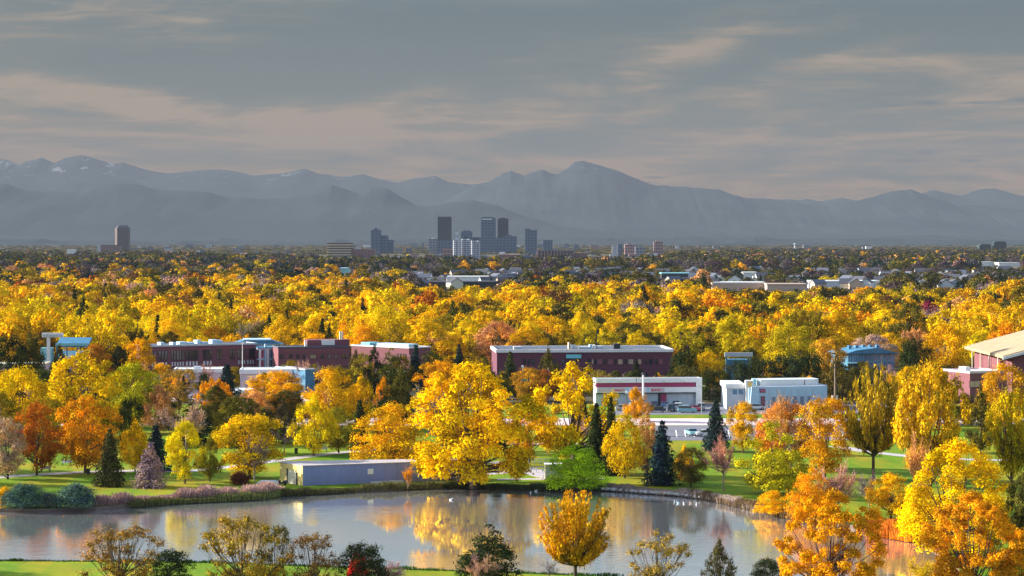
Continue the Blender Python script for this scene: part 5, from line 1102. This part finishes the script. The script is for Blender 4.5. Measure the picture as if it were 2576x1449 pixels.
def far(q0, q1, top, D, m, label, name='office_tower', depth=None, steps=(), roof=None, yaw=0.0, group=None, cat=None):
    if group is None: D = nearer(D)
    a, b = at(q0, D), at(q1, D); wd = b.x - a.x; r = empty(name, ((a.x + b.x) / 2, D, 0), R(yaw)); tag(r, label, cat or name.replace('_', ' ').split()[-1], group)
    dp = depth or wd * .8
    MB().box(-wd / 2, wd / 2, 0, dp, -2, hz(top, D)).build('tower_body' if 'tower' in name else 'wall', m, r)
    for i, (u0, u1, tq, mm) in enumerate(steps):
        z0 = hz(top, D) + .01
        if tq < top: MB().box(-wd / 2 + wd * u0, -wd / 2 + wd * u1, dp * .12, dp * .88, z0, hz(tq, D)).build('roof_storey', mm or m, r)
    if roof: MB().box(-wd / 2 - .4, wd / 2 + .4, -.4, dp + .4, hz(top, D) + .003, hz(top, D) + max(1.2, D * .0003)).build('roof', roof, r)
    return r, wd, dp
# lone tower on the left: octagonal brick tower with its sunlit left face coloured in
D = 6500; r = empty('office_tower', at(306, D)); tag(r, 'lone brick tower with chamfered top standing at the left of the skyline', 'tower'); k = D / FQ
pf = [(-17, 0), (-10, -8), (12, -8), (17, 0), (17, 26), (-17, 26)]
MB().prism([(x_ * k, y_ * k) for x_, y_ in pf], 'z', -2, hz(574, D)).build('tower_body', F['lone'], r)
b = MB(); z0, z1 = hz(574, D) + .01, hz(567, D); lo = [(x_ * k, y_ * k, z0) for x_, y_ in pf]; hi = [(x_ * k * .62, (y_ - 9) * k * .7 + 9 * k, z1) for x_, y_ in pf]
b.v = lo + hi; b.f = [tuple(range(6)), tuple(range(6, 12))] + [(i, (i + 1) % 6, 6 + (i + 1) % 6, 6 + i) for i in range(6)]; b.build('chamfered_top', M['roof_dark'], r)
MB().box(-19 * k, -17.05 * k, 2 * k, 24 * k, -2, hz(574, D)).build('sunlit_face', M['tan'], r)  # tan slab paints the sunlight on the left face
far(253, 300, 618, 6300, F['brown'], 'low brown block at the foot of the lone brick tower', 'office_block', roof=M['roof_dark'])
far(244, 262, 616, 6500, F['pale'], 'pale block half behind the low brown block left of the lone tower', 'office_block')
far(823, 886, 613, 5000, F['stripe'], 'brown office block with cream striped front at the left of downtown', 'office_block', roof=M['dark'], depth=40)
r, wd, dp = far(826, 883, 617.5, 4992, F['stripe'], 'cream striped facade panel of the left downtown block', 'office_block', depth=6)
far(886, 942, 627, 5000, F['brown'], 'brown ribbed block beside the cream striped office block', 'office_block', steps=((.1, .35, 621, M['palegrey']),))
for k_ in range(7):
    pass
far(933, 957, 579, 9500, F['gl'], 'stepped blue grey tower left of the dark slab tower', depth=50, steps=((.2, .8, 576, None), (.42, .55, 573, None)))
far(957, 975, 592, 9520, F['gl'], 'middle step of the stepped blue grey tower', depth=50); far(975, 989, 604, 9540, F['gl'], 'lowest step of the stepped blue grey tower', depth=50)
far(1101, 1135, 545, 10500, F['darkgl'], 'dark flat topped slab tower, tallest on the left of downtown', depth=60)
far(1078, 1100, 601, 9300, F['stone'], 'short grey block at the left foot of the dark slab tower', 'office_block', steps=((.3, .7, 598, M['white']),)); far(1100, 1139, 604, 9200, F['gl'], 'wide grey block in front of the dark slab tower', 'office_block')
far(1112, 1139, 625, 5400, F['pink'], 'brick apartment block left of the pale round apartment towers', 'apartment_block')
far(1160, 1188, 583, 9600, F['gl'], 'broad grey tower rising between the apartment towers and the arched tower', steps=((.15, .85, 580, None),)); far(1186, 1210, 597, 9650, F['gl'], 'grey block right behind the pale apartment towers', 'office_block')
# apartment towers with rounded bays
def bays(q0, q1, top, D, m, label, n=4, cap=None):
    D = nearer(D)
    a, b_ = at(q0, D), at(q1, D); wd = b_.x - a.x; r = empty('apartment_tower', a); tag(r, label, 'tower'); h = hz(top, D); rr = wd / n / 2
    MB().box(0, wd, rr * .5, rr * 4, -2, h).build('tower_body', m, r)
    for k in range(n): MB().prism([(rr * (2 * k + 1) + rr * .92 * math.cos(t_), rr * .5 + rr * .75 * math.sin(t_)) for t_ in np.linspace(-math.pi, 0, 9)], 'z', -2, h - (2 if k % 2 else 0)).build('bay', m, r)
    if cap: MB().box(wd * .3, wd * .7, rr, rr * 3, h + .01, h + 5).build('roof_storey', cap, r)
bays(1139, 1160, 604, 5500, F['pale'], 'pale round bayed apartment tower with a lit left edge', 2, M['palegrey']); bays(1161, 1184, 601, 5520, F['pale'], 'middle one of the three pale bayed apartment towers', 3, M['roof_dark']); bays(1185, 1208, 605, 5540, F['pale'], 'right one of the three pale bayed apartment towers', 3, M['roof_dark'])
far(1144, 1153, 588, 9000, F['pale'], 'white topped slim tower behind the pale apartment towers', steps=((.1, .9, 585, M['white']),))
# arched top tower
D = 6200; a, b_ = at(1210, D), at(1247, D); r = empty('office_tower', ((a.x + b_.x) / 2, D, 0)); tag(r, 'tall tower with an arched stepped crown in the middle of downtown', 'tower'); wd = b_.x - a.x; zt = hz(555, D)
MB().box(-wd / 2, wd / 2, 0, 50, -2, zt).build('tower_body', F['gl'], r)
MB().prism([(-wd / 2, zt + .01), (wd / 2, zt + .01), (wd / 2, hz(551, D)), (wd * .36, hz(546, D)), (-wd * .36, hz(546, D)), (-wd / 2, hz(549, D))], 'y', 1, 49).build('crown_storey', F['gl'], r); MB().box(-wd * .42, wd * .25, -.6, -.01, hz(553, D), hz(550, D)).build('light_band', M['white'], r)
far(1252, 1279, 550, 10500, F['darkgl'], 'dark twin shouldered tower right of the arched tower', steps=((.2, .75, 548, None),)); far(1266, 1300, 594, 10000, F['gl'], 'wide lower block at the foot of the twin shouldered tower', 'office_block', steps=((.2, .6, 591, None),)); far(1247, 1268, 598, 9800, F['gl'], 'grey block filling the gap below the arched and the twin shouldered towers', 'office_block')
far(1254, 1308, 641, 5000, F['brown'], 'dark low block with a pale flat roof below the tall towers', 'office_block', roof=M['tan'], depth=60, steps=((.05, .3, 635, M['palegrey']),))
D = 6200; a, b_ = at(1321, D), at(1351, D); r = empty('office_tower', ((a.x + b_.x) / 2, D, 0)); tag(r, 'slab tower with a notched slanting top at the right of downtown', 'tower'); wd = b_.x - a.x
MB().prism([(-wd / 2, -2), (wd / 2, -2), (wd / 2, hz(578, D)), (wd * .1, hz(579.5, D)), (-wd * .2, hz(575, D)), (-wd / 2, hz(575, D))], 'y', 0, 45).build('tower_body', F['gl'], r)
far(1366, 1390, 604, 9500, F['gl'], 'small blue grey tower right of the slanting slab tower', steps=((.2, .75, 602, F['pale']),))
far(1351, 1443, 632, 5200, F['pink'], 'long brick apartment slab with dark vertical ribs right of downtown', 'apartment_block', depth=30, roof=M['roof_dark']); far(1443, 1478, 636, 5230, F['brown'], 'lower brick end of the long ribbed apartment slab', 'apartment_block', depth=30)
for k in range(11):
    q = 1356 + k * 8; a = at(q, 5200 * .78); o = MB().box(a.x, a.x + 2.4, -1.2 + 4056, 4055.99, 0, hz(634.5, 4056)).build('rib', M['dark'], None)
    o.name = 'rib'; RIB = o; par = [p for p in COL.objects if p.get('label', '').startswith('long brick apartment slab')][0]; o.parent = par; o.location = (-par.location.x, -par.location.y, 0)
far(1645, 1668, 608, 8500, F['pink'], 'solitary brown tower between downtown and the right side', steps=((.2, .7, 606, None),))
far(1540, 1553, 618, 8500, F['pale'], 'pale small tower left in the cluster right of downtown'); far(1554, 1566, 614, 8700, F['gl'], 'dark small tower in the cluster right of downtown'); far(1572, 1600, 616, 8600, F['pink'], 'brown block in the cluster right of downtown', 'office_block', steps=((.2, .6, 613, None),)); far(1598, 1622, 620, 8500, F['stone'], 'grey block ending the cluster right of downtown', 'office_block')
for (a, b_, tq, l_) in ((2464, 2493, 614, 'shorter one of the two dark round topped towers at the far right'), (2500, 2532, 607, 'taller one of the two dark round topped towers at the far right')):
    D = 6000; p0, p1 = at(a, D), at(b_, D); wd = p1.x - p0.x; r = empty('apartment_tower', ((p0.x + p1.x) / 2, D, 0)); tag(r, l_, 'tower'); h = hz(tq, D)
    MB().prism([(-wd / 2, -2), (wd / 2, -2), (wd / 2, h - 4), (wd * .38, h - .5), (0, h), (-wd * .38, h - .5), (-wd / 2, h - 4)], 'y', 0, 24).build('tower_body', F['green'], r)
    for k in range(4): MB().box(-wd / 2 + wd * (.1 + .23 * k), -wd / 2 + wd * (.16 + .23 * k), -.8, -.01, 0, h - 5).build('balcony_stack', M['dark'], r)
r = empty('radio_mast', at(1692, 7800)); tag(r, 'thin radio mast right of the solitary brown tower', 'mast'); MB().tube([(0, 0, 0), (0, 0, hz(597, 7800))], [1.4, .7], 4).build('mast', M['dark'], r)
r = empty('radio_mast', at(62, 6800)); tag(r, 'thin radio mast at the far left of the horizon', 'mast'); MB().tube([(0, 0, 0), (0, 0, hz(601, 6800))], [1.2, .5], 4).build('mast', M['dark'], r)
r = empty('water_tower', at(2000, 7600)); tag(r, 'pale water tower on the horizon right of the radio mast', 'water tower'); MB().tube([(0, 0, 0), (0, 0, hz(617, 7600))], [5, 2.5], 8).build('stem', M['palegrey'], r); MB().tube([(0, 0, hz(617, 7600) + .01), (0, 0, hz(614, 7600)), (0, 0, hz(612, 7600))], [2.5, 7, 3], 10).build('tank', M['palegrey'], r)
rb = random.Random(21)
for k in range(150):                                                   # low blocks spread over the plain
    q = rb.choice([rb.gauss(1050, 170), rb.uniform(0, 2560), rb.gauss(1270, 120), rb.gauss(560, 160), rb.uniform(900, 1700)]); D = rb.uniform(3700, 9800)
    if not 5 < q < 2560: continue
    hq = rb.uniform(2, 8) * (1.5 if 950 < q < 1500 and rb.random() < .4 else 1); top = HQ + H * FQ / D - hq - 2; wq = rb.uniform(6, 22)
    dk_ = rb.choice(['pale', 'blue grey', 'stone grey', 'pinkish', 'white', 'blue grey', 'stone grey'])
    far(q, q + wq, max(top, 600), D, {'pale': F['pale'], 'blue grey': F['gl'], 'stone grey': F['stone'], 'pinkish': F['pink'], 'white': M['white']}[dk_], 'small hazy %s low building on the plain %s' % (dk_, skycol(q).replace('below', 'near').replace('above', 'beyond')), 'low_building', group='hazy low buildings on the plain', cat='building')
r = empty('aeroplane', at(928, 6000, hz(535, 6000))); tag(r, 'tiny dark aeroplane in the air left of the tall towers', 'aeroplane')
MB().tube([(-3.2, 0, 0), (0, 0, .2), (3.2, 0, 0)], [.3, .7, .2], 6).build('fuselage', M['dark'], r); MB().prism([(-.7, -4), (.7, -4), (.9, 4), (-.9, 4)], 'z', .5, .7).build('wing', M['dark'], r); MB().box(-3.2, -2.6, -1.2, 1.2, .3, .4).build('tail', M['dark'], r)

# mid distance landmarks between the tree tops
def hall(q0, q1, top, D, wall, roof, label, cat='building', name='flat_roofed_hall', depth=30, h2=None):
    a, b_ = at(q0, D), at(q1, D); r = empty(name, a); tag(r, label, cat); wd = b_.x - a.x; h = hz(top, D)
    MB().box(0, wd, 0, depth, -1, h).build('wall', M[wall], r); MB().box(-.4, wd + .4, -.4, depth + .4, h + .003, h + 1.0).build('roof', M[roof], r)
    OCC.append((q0, q1, top - 2, top + (h2 or 9), D)); FOOT.append((a.x - 5, b_.x + 5, D - 5, D + depth + 5)); return r
hall(1125, 1228, 698, 1980, 'white', 'white', 'white flat roofed hall among the far trees below downtown'); hall(1068, 1248, 711, 1800, 'dark', 'roof_dark', 'long dark flat roof in front of the white hall', h2=6)
hall(1665, 1736, 689, 2100, 'dark', 'teal', 'hall with a turquoise roof right of centre among the far trees', h2=12); hall(1792, 1925, 713, 1760, 'tan', 'white', 'long tan hall with a white roof edge right of the turquoise roof'); hall(1930, 2030, 717, 1740, 'tan', 'tan', 'long low tan hall continuing right of the white roof edge')
hall(2040, 2212, 709, 1830, 'palegrey', 'white', 'long white roofed hall left of the gabled church'); hall(855, 882, 676, 2500, 'teal', 'bluewhite', 'small blue roofed hall far behind the left trees'); hall(2465, 2500, 660, 3300, 'white', 'white', 'white building with a raised left end at the far right'); hall(2513, 2566, 662, 3250, 'white', 'white', 'wide white building at the far right edge')
hall(1870, 1905, 687, 2300, 'white', 'white', 'small white building left of centre between far trees on the right'); hall(168, 186, 628, 5100, 'white', 'white', 'bright white roof far away left of the lone tower'); hall(1288, 1296, 688, 2350, 'white', 'palegrey', 'small white block below the arched tower')
def house(x, Y, wd, dp, h, rz, wall, roof, label, name='house', group=None, cat='house'):
    r = empty(name, (x, Y, 0), rz); tag(r, label, cat, group)
    MB().prism([(-wd / 2, -.5), (wd / 2, -.5), (wd / 2, h), (0, h + wd * .32), (-wd / 2, h)], 'y', 0, dp).build('wall', M[wall], r)
    MB().prism([(-wd / 2 - .4, h - .25), (0, h + wd * .32 + .02), (wd / 2 + .4, h - .25), (wd / 2 + .4, h + .1), (0, h + wd * .32 + .4), (-wd / 2 - .4, h + .1)], 'y', -.4, dp + .4).build('roof', M[roof], r); return r
p = at(2338, 1700); house(p.x, p.y, 10, 20, 6.5, R(4), 'tan', 'roof_dark', 'left gable of the dark roofed church at the right', 'church', cat='church'); p = at(2380, 1690); house(p.x, p.y, 12, 20, 6.0, R(-4), 'white', 'roof_dark', 'middle pale gable of the dark roofed church at the right', 'church', cat='church'); p = at(2405, 1695); house(p.x, p.y, 9, 22, 7.0, R(-3), 'palegrey', 'roof_dark', 'grey blue gable on the right of the dark roofed church', 'church', cat='church')
OCC.append((2318, 2432, 692, 722, 1680))
WN = dict(white='white', tan='tan', palegrey='grey', cream='cream')
WALLC = ['white', 'tan', 'palegrey', 'cream', 'white']; k = 0
for Yb in (1790, 1900, 2010, 2120, 2240, 2360, 2480):
    for i in range(30):
        q = rb.uniform(1050, 2570) if rb.random() < .8 else rb.uniform(0, 1050)
        Y = Yb + rb.uniform(-30, 30); p = at(q, Y)
        wl_ = rb.choice(WALLC)
        house(p.x, Y, rb.uniform(8, 12), rb.uniform(10, 15), rb.uniform(4, 6.5), rb.uniform(-.5, .5) + rb.choice([0, 1.57]), wl_, rb.choice(['roof_dark', 'roof_dark', 'roof_grey']), 'small %s gabled house in the far neighbourhood %s' % (WN[wl_], skycol(q)), group='houses of the far neighbourhood')
        FOOT.append((p.x - 8, p.x + 8, Y - 14, Y + 14)); k += 1

# ------------------------------------------------------------------ the wood of trees between the offices and downtown
rf = random.Random(77)
def blocked(x, Y, w_, h_):
    for (a, b_, c, d) in FOOT:
        if a + 2 - w_ * .2 < x < b_ - 2 + w_ * .2 and c + 2 - w_ * .2 < Y < d - 2 + w_ * .2: return True
    q = CX + x / Y * FQ; hw = w_ / 2 / Y * FQ; tq = HQ + (H - h_) / Y * FQ; bq = HQ + H / Y * FQ
    for (a, b_, tp, bt, Yb) in OCC:
        if Y < Yb and q + hw * .8 > a and q - hw * .8 < b_ and tq < bt and bq > tp: return True
    return False
MIXN = [('Y', 30), ('YB', 22), ('YO', 14), ('GY', 11), ('O', 2), ('OP', 3), ('OL', 22), ('PK', 4), ('GR', 6), ('RO', 1), ('BR', 4), ('DGO', 20), ('CON', 19), ('MR', .5)]
def fit(x, Y, w_, h_):
    for k in range(6):
        if not blocked(x, Y, w_, h_): return w_, h_
        h_ *= .82; w_ *= .9
    return None
def pick_mix(mix, r_):
    t = r_.uniform(0, sum(w_ for _, w_ in mix))
    for n_, w_ in mix:
        t -= w_
        if t <= 0: return n_
    return mix[0][0]
CNAME = dict(BR='brown', Y='yellow', YB='lemon yellow', YO='golden', GY='yellow green', O='orange', OP='salmon orange', OL='olive', PK='pink leafless', GR='grey leafless', RO='rust red', DGO='dull green', CON='dark evergreen', MR='maroon')
COLS = [(0, 90, 'at the far left edge'), (90, 240, 'above the blue stadium stand'), (240, 370, 'under the lone tower'), (370, 500, 'over the left end of the brick office'), (500, 640, 'over the brick office window bays'), (640, 780, 'over the glazed entrance hall'), (780, 900, 'over the rooftop penthouse'),
        (900, 1030, 'over the receding brick wing'), (1030, 1160, 'over the dark spruces right of the wing'), (1160, 1290, 'above the enormous willow'), (1290, 1420, 'over the left half of the long office'), (1420, 1560, 'over the cyan sign'), (1560, 1700, 'over the right end of the long office'),
        (1700, 1830, 'just right of the long office'), (1830, 1960, 'above the blue gantry'), (1960, 2120, 'above the white showroom'), (2120, 2260, 'behind the blue glass building'), (2260, 2420, 'left of the gymnasium'), (2420, 2600, 'behind the gymnasium')]
used = {}
cand = []
for iy in range(30):
    Y = 690 + iy * 15.5
    half = 1288 / FQ * Y + 18; nx_ = int(2 * half / 15.5)
    for ix in range(nx_ + 1):
        x = -half + ix * 15.5 + rf.uniform(-5, 5) + (iy % 2) * 7; yy = Y + rf.uniform(-6, 6); cand.append((x, yy, rf.random()))
cand.sort(key=lambda c: c[1])
placed = []; stuff_pts = []; NIND = 175
clump = lambda x, y: math.sin(x * .021 + 1.3) * math.sin(y * .013 + .4) + .5 * math.sin(x * .057 + y * .031)
for (x, Y, u) in cand:
    cn = pick_mix(MIXN, rf); cl = clump(x, Y)
    if cl > .5 and cn in ('OL', 'DGO', 'RO'): cn = 'Y'
    h_ = (rf.uniform(7.5, 13) if rf.random() < .4 else rf.uniform(12, 18)) * (1.12 if cl > .3 else .95); w_ = h_ * rf.uniform(.8, 1.15)
    if cn == 'CON': w_ = h_ * rf.uniform(.34, .5); h_ *= 1.05
    if cn in ('PK', 'GR'): h_ *= .8; w_ *= .75
    fit_ = fit(x, Y, w_, h_)
    if not fit_: continue
    w_, h_ = fit_
    q = CX + x / Y * FQ
    if len(placed) < NIND and 2 < q < 2574:
        con = cn == 'CON'
        shape = rf.choice(['spruce0', 'spruce1', 'pine0', 'pine1', 'cypress0']) if con else (rf.choice(['bare0', 'bare1', 'bare2']) if cn in ('PK', 'GR') else rf.choice(['round0', 'round1', 'round2', 'round3', 'broad0', 'broad1', 'oval0', 'oval1', 'vase1', 'dome0', 'willow1', 'tall0']))
        sz = 'tall' if h_ > 15.5 else ('small' if h_ < 9 else ('broad' if w_ / h_ > 1.03 else ('slim' if w_ / h_ < .86 else 'medium')))
        row = 'front row' if Y < 700 else ('second row' if Y < 715 else ('third row' if Y < 731 else ('fourth row' if Y < 746 else ('fifth row' if Y < 762 else 'back rows'))))
        colp = next((c_[2] for c_ in COLS if c_[0] <= q < c_[1]), 'at the right edge')
        lab = '%s %s tree, %s, %s' % (sz, CNAME[cn], row, colp)
        nm = {'s': 'spruce_tree', 'p': 'pine_tree', 'c': 'cypress_tree'}.get(shape[0] if con else '', 'bare_tree' if cn in ('PK', 'GR') else 'leafy_tree')
        col = C_['DG'] if con else C_[cn]
        if con and rf.random() < .3: col = C_['BS']
        r = tree(shape, x, Y, w_, h_, col, nm, lab, 'tree', 'trees behind the offices'); placed.append((r, lab, q)); used.setdefault(lab, []).append((q, r))
    else:
        stuff_pts.append((x, Y, w_, h_, cn))
for lab, l in used.items():
    if len(l) > 1:
        l.sort(key=lambda a: a[0])
        for i, (q, r) in enumerate(l): r['label'] = ('leftmost ' if i == 0 else 'rightmost ' if i == len(l) - 1 else ('second ' if i == 1 else 'inner ')) + lab.replace('of the long office', 'of long office').replace('of the brick office', 'of brick office')
# low trees filling the gardens among the shops and offices
fill = 0; FILLC = [('DGO', 9), ('OL', 8), ('YO', 3), ('O', 1), ('OP', 1), ('CON', 9), ('Y', 2), ('GR', 2), ('PK', 2)]; fl_used = {}
for Y in (436, 452, 470, 488, 502, 566, 577, 588, 612, 626, 676, 684):
    half = 1288 / FQ * Y
    for ix in range(int(2 * half / 9)):
        x = -half + ix * 9 + rf.uniform(-3, 3); yy = Y + rf.uniform(-4, 4); q = CX + x / yy * FQ; cn = pick_mix(FILLC, rf); h_ = rf.uniform(5.5, 9.5) * (1.35 if Y < 510 else 1.0); w_ = h_ * rf.uniform(.75, 1.05)
        if cn == 'CON': w_ = h_ * .5
        if Y < 520 and (1540 < q < 2300 or 1250 < q < 1420): continue
        if Y < 480 and (690 < q < 930 or q > 2300 or (q < 380 and Y < 440) or rf.random() < .3): continue
        ft_ = fit(x, yy, w_, h_)
        if ft_: w_, h_ = ft_
        if not ft_ or h_ < 2.6 or any((x - a) ** 2 + (yy - b_) ** 2 < (c * .8 + w_ * .35) ** 2 for a, b_, c in HAND): continue
        con = cn == 'CON'; shape = rf.choice(['spruce2', 'pine0', 'cypress1']) if con else (rf.choice(['bare0', 'bare1']) if cn in ('PK', 'GR') else rf.choice(['round0', 'round2', 'oval1', 'broad1', 'sparse2']))
        colp = next((c_[2] for c_ in COLS if c_[0] <= q < c_[1]), 'at the right edge').replace('over the', 'in front of the').replace('above the', 'below the').replace('under the', 'below the').replace('behind the', 'before the')
        zone = {436: 'park middle', 452: 'park middle', 470: 'park edge', 488: 'park edge', 502: 'park edge', 566: 'street side', 577: 'street side', 588: 'street side', 612: 'garden', 626: 'garden', 676: 'strip', 684: 'strip'}[Y]
        lab = 'low %s tree, %s, %s' % (CNAME[cn], zone, colp); nm = 'bare_tree' if cn in ('PK', 'GR') else ('pine_tree' if con else 'leafy_tree'); lab = lab if len(lab.split()) < 16 else lab.replace(', garden', '').replace(', strip', '').replace(', park middle', '')
        r = tree(shape, x, yy, w_, h_, C_['DG'] if con else C_[cn], nm, lab, 'tree', 'low trees among the shops and offices'); fill += 1; fl_used.setdefault(lab, []).append((q, r))
for lab, l in fl_used.items():
    if len(l) > 1:
        l.sort(key=lambda a: a[0])
        for i, (q, r) in enumerate(l): r['label'] = lab.replace('low ', 'leftmost low ' if i == 0 else ('rightmost low ' if i == len(l) - 1 else 'middle low '), 1)
for o_ in COL.objects:
    if o_.get('label') and len(o_['label'].split()) > 16: o_['label'] = o_['label'].replace(', garden', '').replace(', strip', '').replace(', park middle', '').replace(', park edge', '').replace(', street side', '').replace(' the ', ' ')
# farther rows
Y = 690 + 30 * 15.5
MIXF = [('Y', 14), ('YB', 5), ('YO', 12), ('GY', 9), ('O', 3), ('OP', 4), ('OL', 24), ('BR', 6), ('GR', 8), ('RO', 1), ('DGO', 12), ('CON', 8), ('PK', 3)]
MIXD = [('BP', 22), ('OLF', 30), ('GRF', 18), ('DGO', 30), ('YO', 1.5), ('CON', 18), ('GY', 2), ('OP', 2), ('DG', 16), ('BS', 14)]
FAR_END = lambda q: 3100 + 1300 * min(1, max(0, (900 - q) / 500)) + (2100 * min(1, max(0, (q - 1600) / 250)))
while Y < 5600:
    st = 15.5 * (1 + max(0, Y - 1200) / 6500); half = 1288 / FQ * Y + 30
    for ix in range(int(2 * half / st) + 1):
        x = -half + ix * st + rf.uniform(-.4, .4) * st; yy = Y + rf.uniform(-.45, .45) * st; q = CX + x / yy * FQ
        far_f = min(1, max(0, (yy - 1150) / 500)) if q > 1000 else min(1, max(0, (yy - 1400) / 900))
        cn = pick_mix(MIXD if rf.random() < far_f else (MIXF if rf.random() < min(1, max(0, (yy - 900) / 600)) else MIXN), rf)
        h_ = rf.uniform(10, 18); w_ = h_ * rf.uniform(.85, 1.25)
        if 1700 < yy < 2500 and q > 1000:
            h_ *= .62; w_ *= .75
            if rf.random() < .35: continue
        elif rf.random() < .07: continue
        if yy > FAR_END(q) + rf.uniform(-150, 150):
            if rf.random() < .9: continue
            h_ *= .25; w_ *= .6
        if cn == 'CON': w_ = h_ * .45
        if blocked(x, yy, w_, h_):
            h_ *= .5; w_ *= .5
            if blocked(x, yy, w_, h_): continue
        stuff_pts.append((x, yy, w_, h_, cn))
    Y += st
# dark wooded rise on the right horizon and a blue band of far trees
while len(stuff_pts) < 200000 and Y < 12500:
    st = 30 + (Y - 5600) * .006; half = 1288 / FQ * Y + 60
    for ix in range(int(2 * half / st) + 1):
        x = -half + ix * st + rf.uniform(-.5, .5) * st; yy = Y + rf.uniform(-.5, .5) * st
        if rf.random() < .3: continue
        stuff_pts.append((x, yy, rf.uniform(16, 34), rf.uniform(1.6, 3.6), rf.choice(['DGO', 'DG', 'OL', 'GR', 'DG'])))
    Y += st * 1.5
def canopy(name, label, pts, protos, seed):
    col = bpy.data.collections.new(name + '_kinds'); objs = []
    for k, me in enumerate(protos):
        o = bpy.data.objects.new('%s_kind_%02d' % (name, k), me); col.objects.link(o)
    me = bpy.data.meshes.new(name); n_ = len(pts); me.vertices.add(n_); co = np.array([(p[0], p[1], 0) for p in pts], np.float32); me.vertices.foreach_set('co', co.ravel())
    rs = np.random.RandomState(seed); nd = len(protos) - 3
    idx = np.array([(nd + rs.randint(2)) if p[4] == 'CON' else (nd + 2 if p[4] in ('PK', 'GR') and p[1] < 1500 else rs.randint(nd)) for p in pts], np.int32)
    a = me.attributes.new('idx', 'INT', 'POINT'); a.data.foreach_set('value', idx)
    a = me.attributes.new('scl', 'FLOAT_VECTOR', 'POINT'); a.data.foreach_set('vector', np.array([(p[2], p[2], p[3]) for p in pts], np.float32).ravel())
    a = me.attributes.new('rotz', 'FLOAT_VECTOR', 'POINT'); a.data.foreach_set('vector', np.array([(0, 0, r_) for r_ in rs.rand(n_) * 6.28], np.float32).ravel())
    tc_ = []
    for p in pts:
        c = C_['DG'] if p[4] == 'CON' else C_[p[4]]; j = rs.uniform(.78, 1.12); tc_.append((c[0] * j, c[1] * j * rs.uniform(.9, 1.08), c[2] * j, 1))
    a = me.attributes.new('tint', 'FLOAT_COLOR', 'POINT'); a.data.foreach_set('color', np.array(tc_, np.float32).ravel())
    o = link(name, me); tag(o, label, 'trees', kind='stuff')
    ng = bpy.data.node_groups.new(name, 'GeometryNodeTree'); ng.interface.new_socket('Geometry', in_out='INPUT', socket_type='NodeSocketGeometry'); ng.interface.new_socket('Geometry', in_out='OUTPUT', socket_type='NodeSocketGeometry')
    N_ = ng.nodes; L_ = ng.links; gi = N_.new('NodeGroupInput'); go = N_.new('NodeGroupOutput'); ci = N_.new('GeometryNodeCollectionInfo'); ci.inputs[0].default_value = col; ci.inputs['Separate Children'].default_value = True; ci.inputs['Reset Children'].default_value = True
    iop = N_.new('GeometryNodeInstanceOnPoints'); iop.inputs['Pick Instance'].default_value = True
    def attr(nm, ty):
        a_ = N_.new('GeometryNodeInputNamedAttribute'); a_.data_type = ty; a_.inputs['Name'].default_value = nm; return [s for s in a_.outputs if s.enabled and s.name == 'Attribute'][0]
    L_.new(gi.outputs[0], iop.inputs['Points']); L_.new(ci.outputs[0], iop.inputs['Instance']); L_.new(attr('idx', 'INT'), iop.inputs['Instance Index']); L_.new(attr('scl', 'FLOAT_VECTOR'), iop.inputs['Scale']); L_.new(attr('rotz', 'FLOAT_VECTOR'), iop.inputs['Rotation'])
    L_.new(iop.outputs[0], go.inputs[0]); md = o.modifiers.new('scatter', 'NODES'); md.node_group = ng; return o
LI = M['leaf_i']
def lod(n, size, ks, seed): 
    out = [proto('lod', kd, seed + i, z0=.12, npuff=np_, pr=(.1, .19), nleaf=n, size=size, branches=False, m=LI)[0] for i, (kd, np_) in enumerate(ks)]
    out += [proto_conifer('lodc', seed + 50, nleaf=n, size=size * .9, m=LI, tiers=11)[0], proto('lodp', 'spindle', seed + 51, z0=.05, npuff=24, pr=(.1, .18), nleaf=n, size=size, branches=False, m=LI)[0],
            proto('lodb', 'vase', seed + 52, z0=.1, npuff=24, pr=(.1, .16), nleaf=int(n * 1.2), size=size * .55, elong=2.2, branches=False, up=.8, sparse=True, m=LI)[0]]
    return out
near = [p for p in stuff_pts if p[1] < 1250]; mid = [p for p in stuff_pts if 1250 <= p[1] < 2600]; fr = [p for p in stuff_pts if p[1] >= 2600]
K5 = [('round', 34), ('round', 26), ('broad', 34), ('dome', 30), ('oval', 30), ('vase', 40), ('willow', 36)]
canopy('autumn_wood', 'autumn trees massed beyond the first rows behind the offices', near, lod(3600, .026, K5, 300), 1)
canopy('autumn_wood', 'autumn trees of the middle distance below downtown', mid, lod(1300, .042, K5, 400), 2)
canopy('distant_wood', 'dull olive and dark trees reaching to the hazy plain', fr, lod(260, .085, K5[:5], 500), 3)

# ------------------------------------------------------------------ haze
hb = MB().box(-14600, 14600, -1000, 39500, -7, 1650).mesh('haze')
hm = bpy.data.materials.new('haze'); hm.use_nodes = True; t = NT(hm.node_tree); t.n.clear()
pv = t.new('ShaderNodeVolumePrincipled'); pv.inputs['Color'].default_value = (.19, .222, .275, 1); pv.inputs['Density'].default_value = 4.3e-5; pv.inputs['Anisotropy'].default_value = 0.0
o_ = t.new('ShaderNodeOutputMaterial'); t.l.new(pv.outputs[0], o_.inputs['Volume'])
hb.materials.append(hm); ho = link('haze', hb); tag(ho, 'pale blue grey haze over the plain', 'haze', kind='stuff'); del ho['category']
print('INFO trees hand', len(HAND), 'filler', fill, 'individual', len(placed), 'stuff', len(near), len(mid), len(fr))
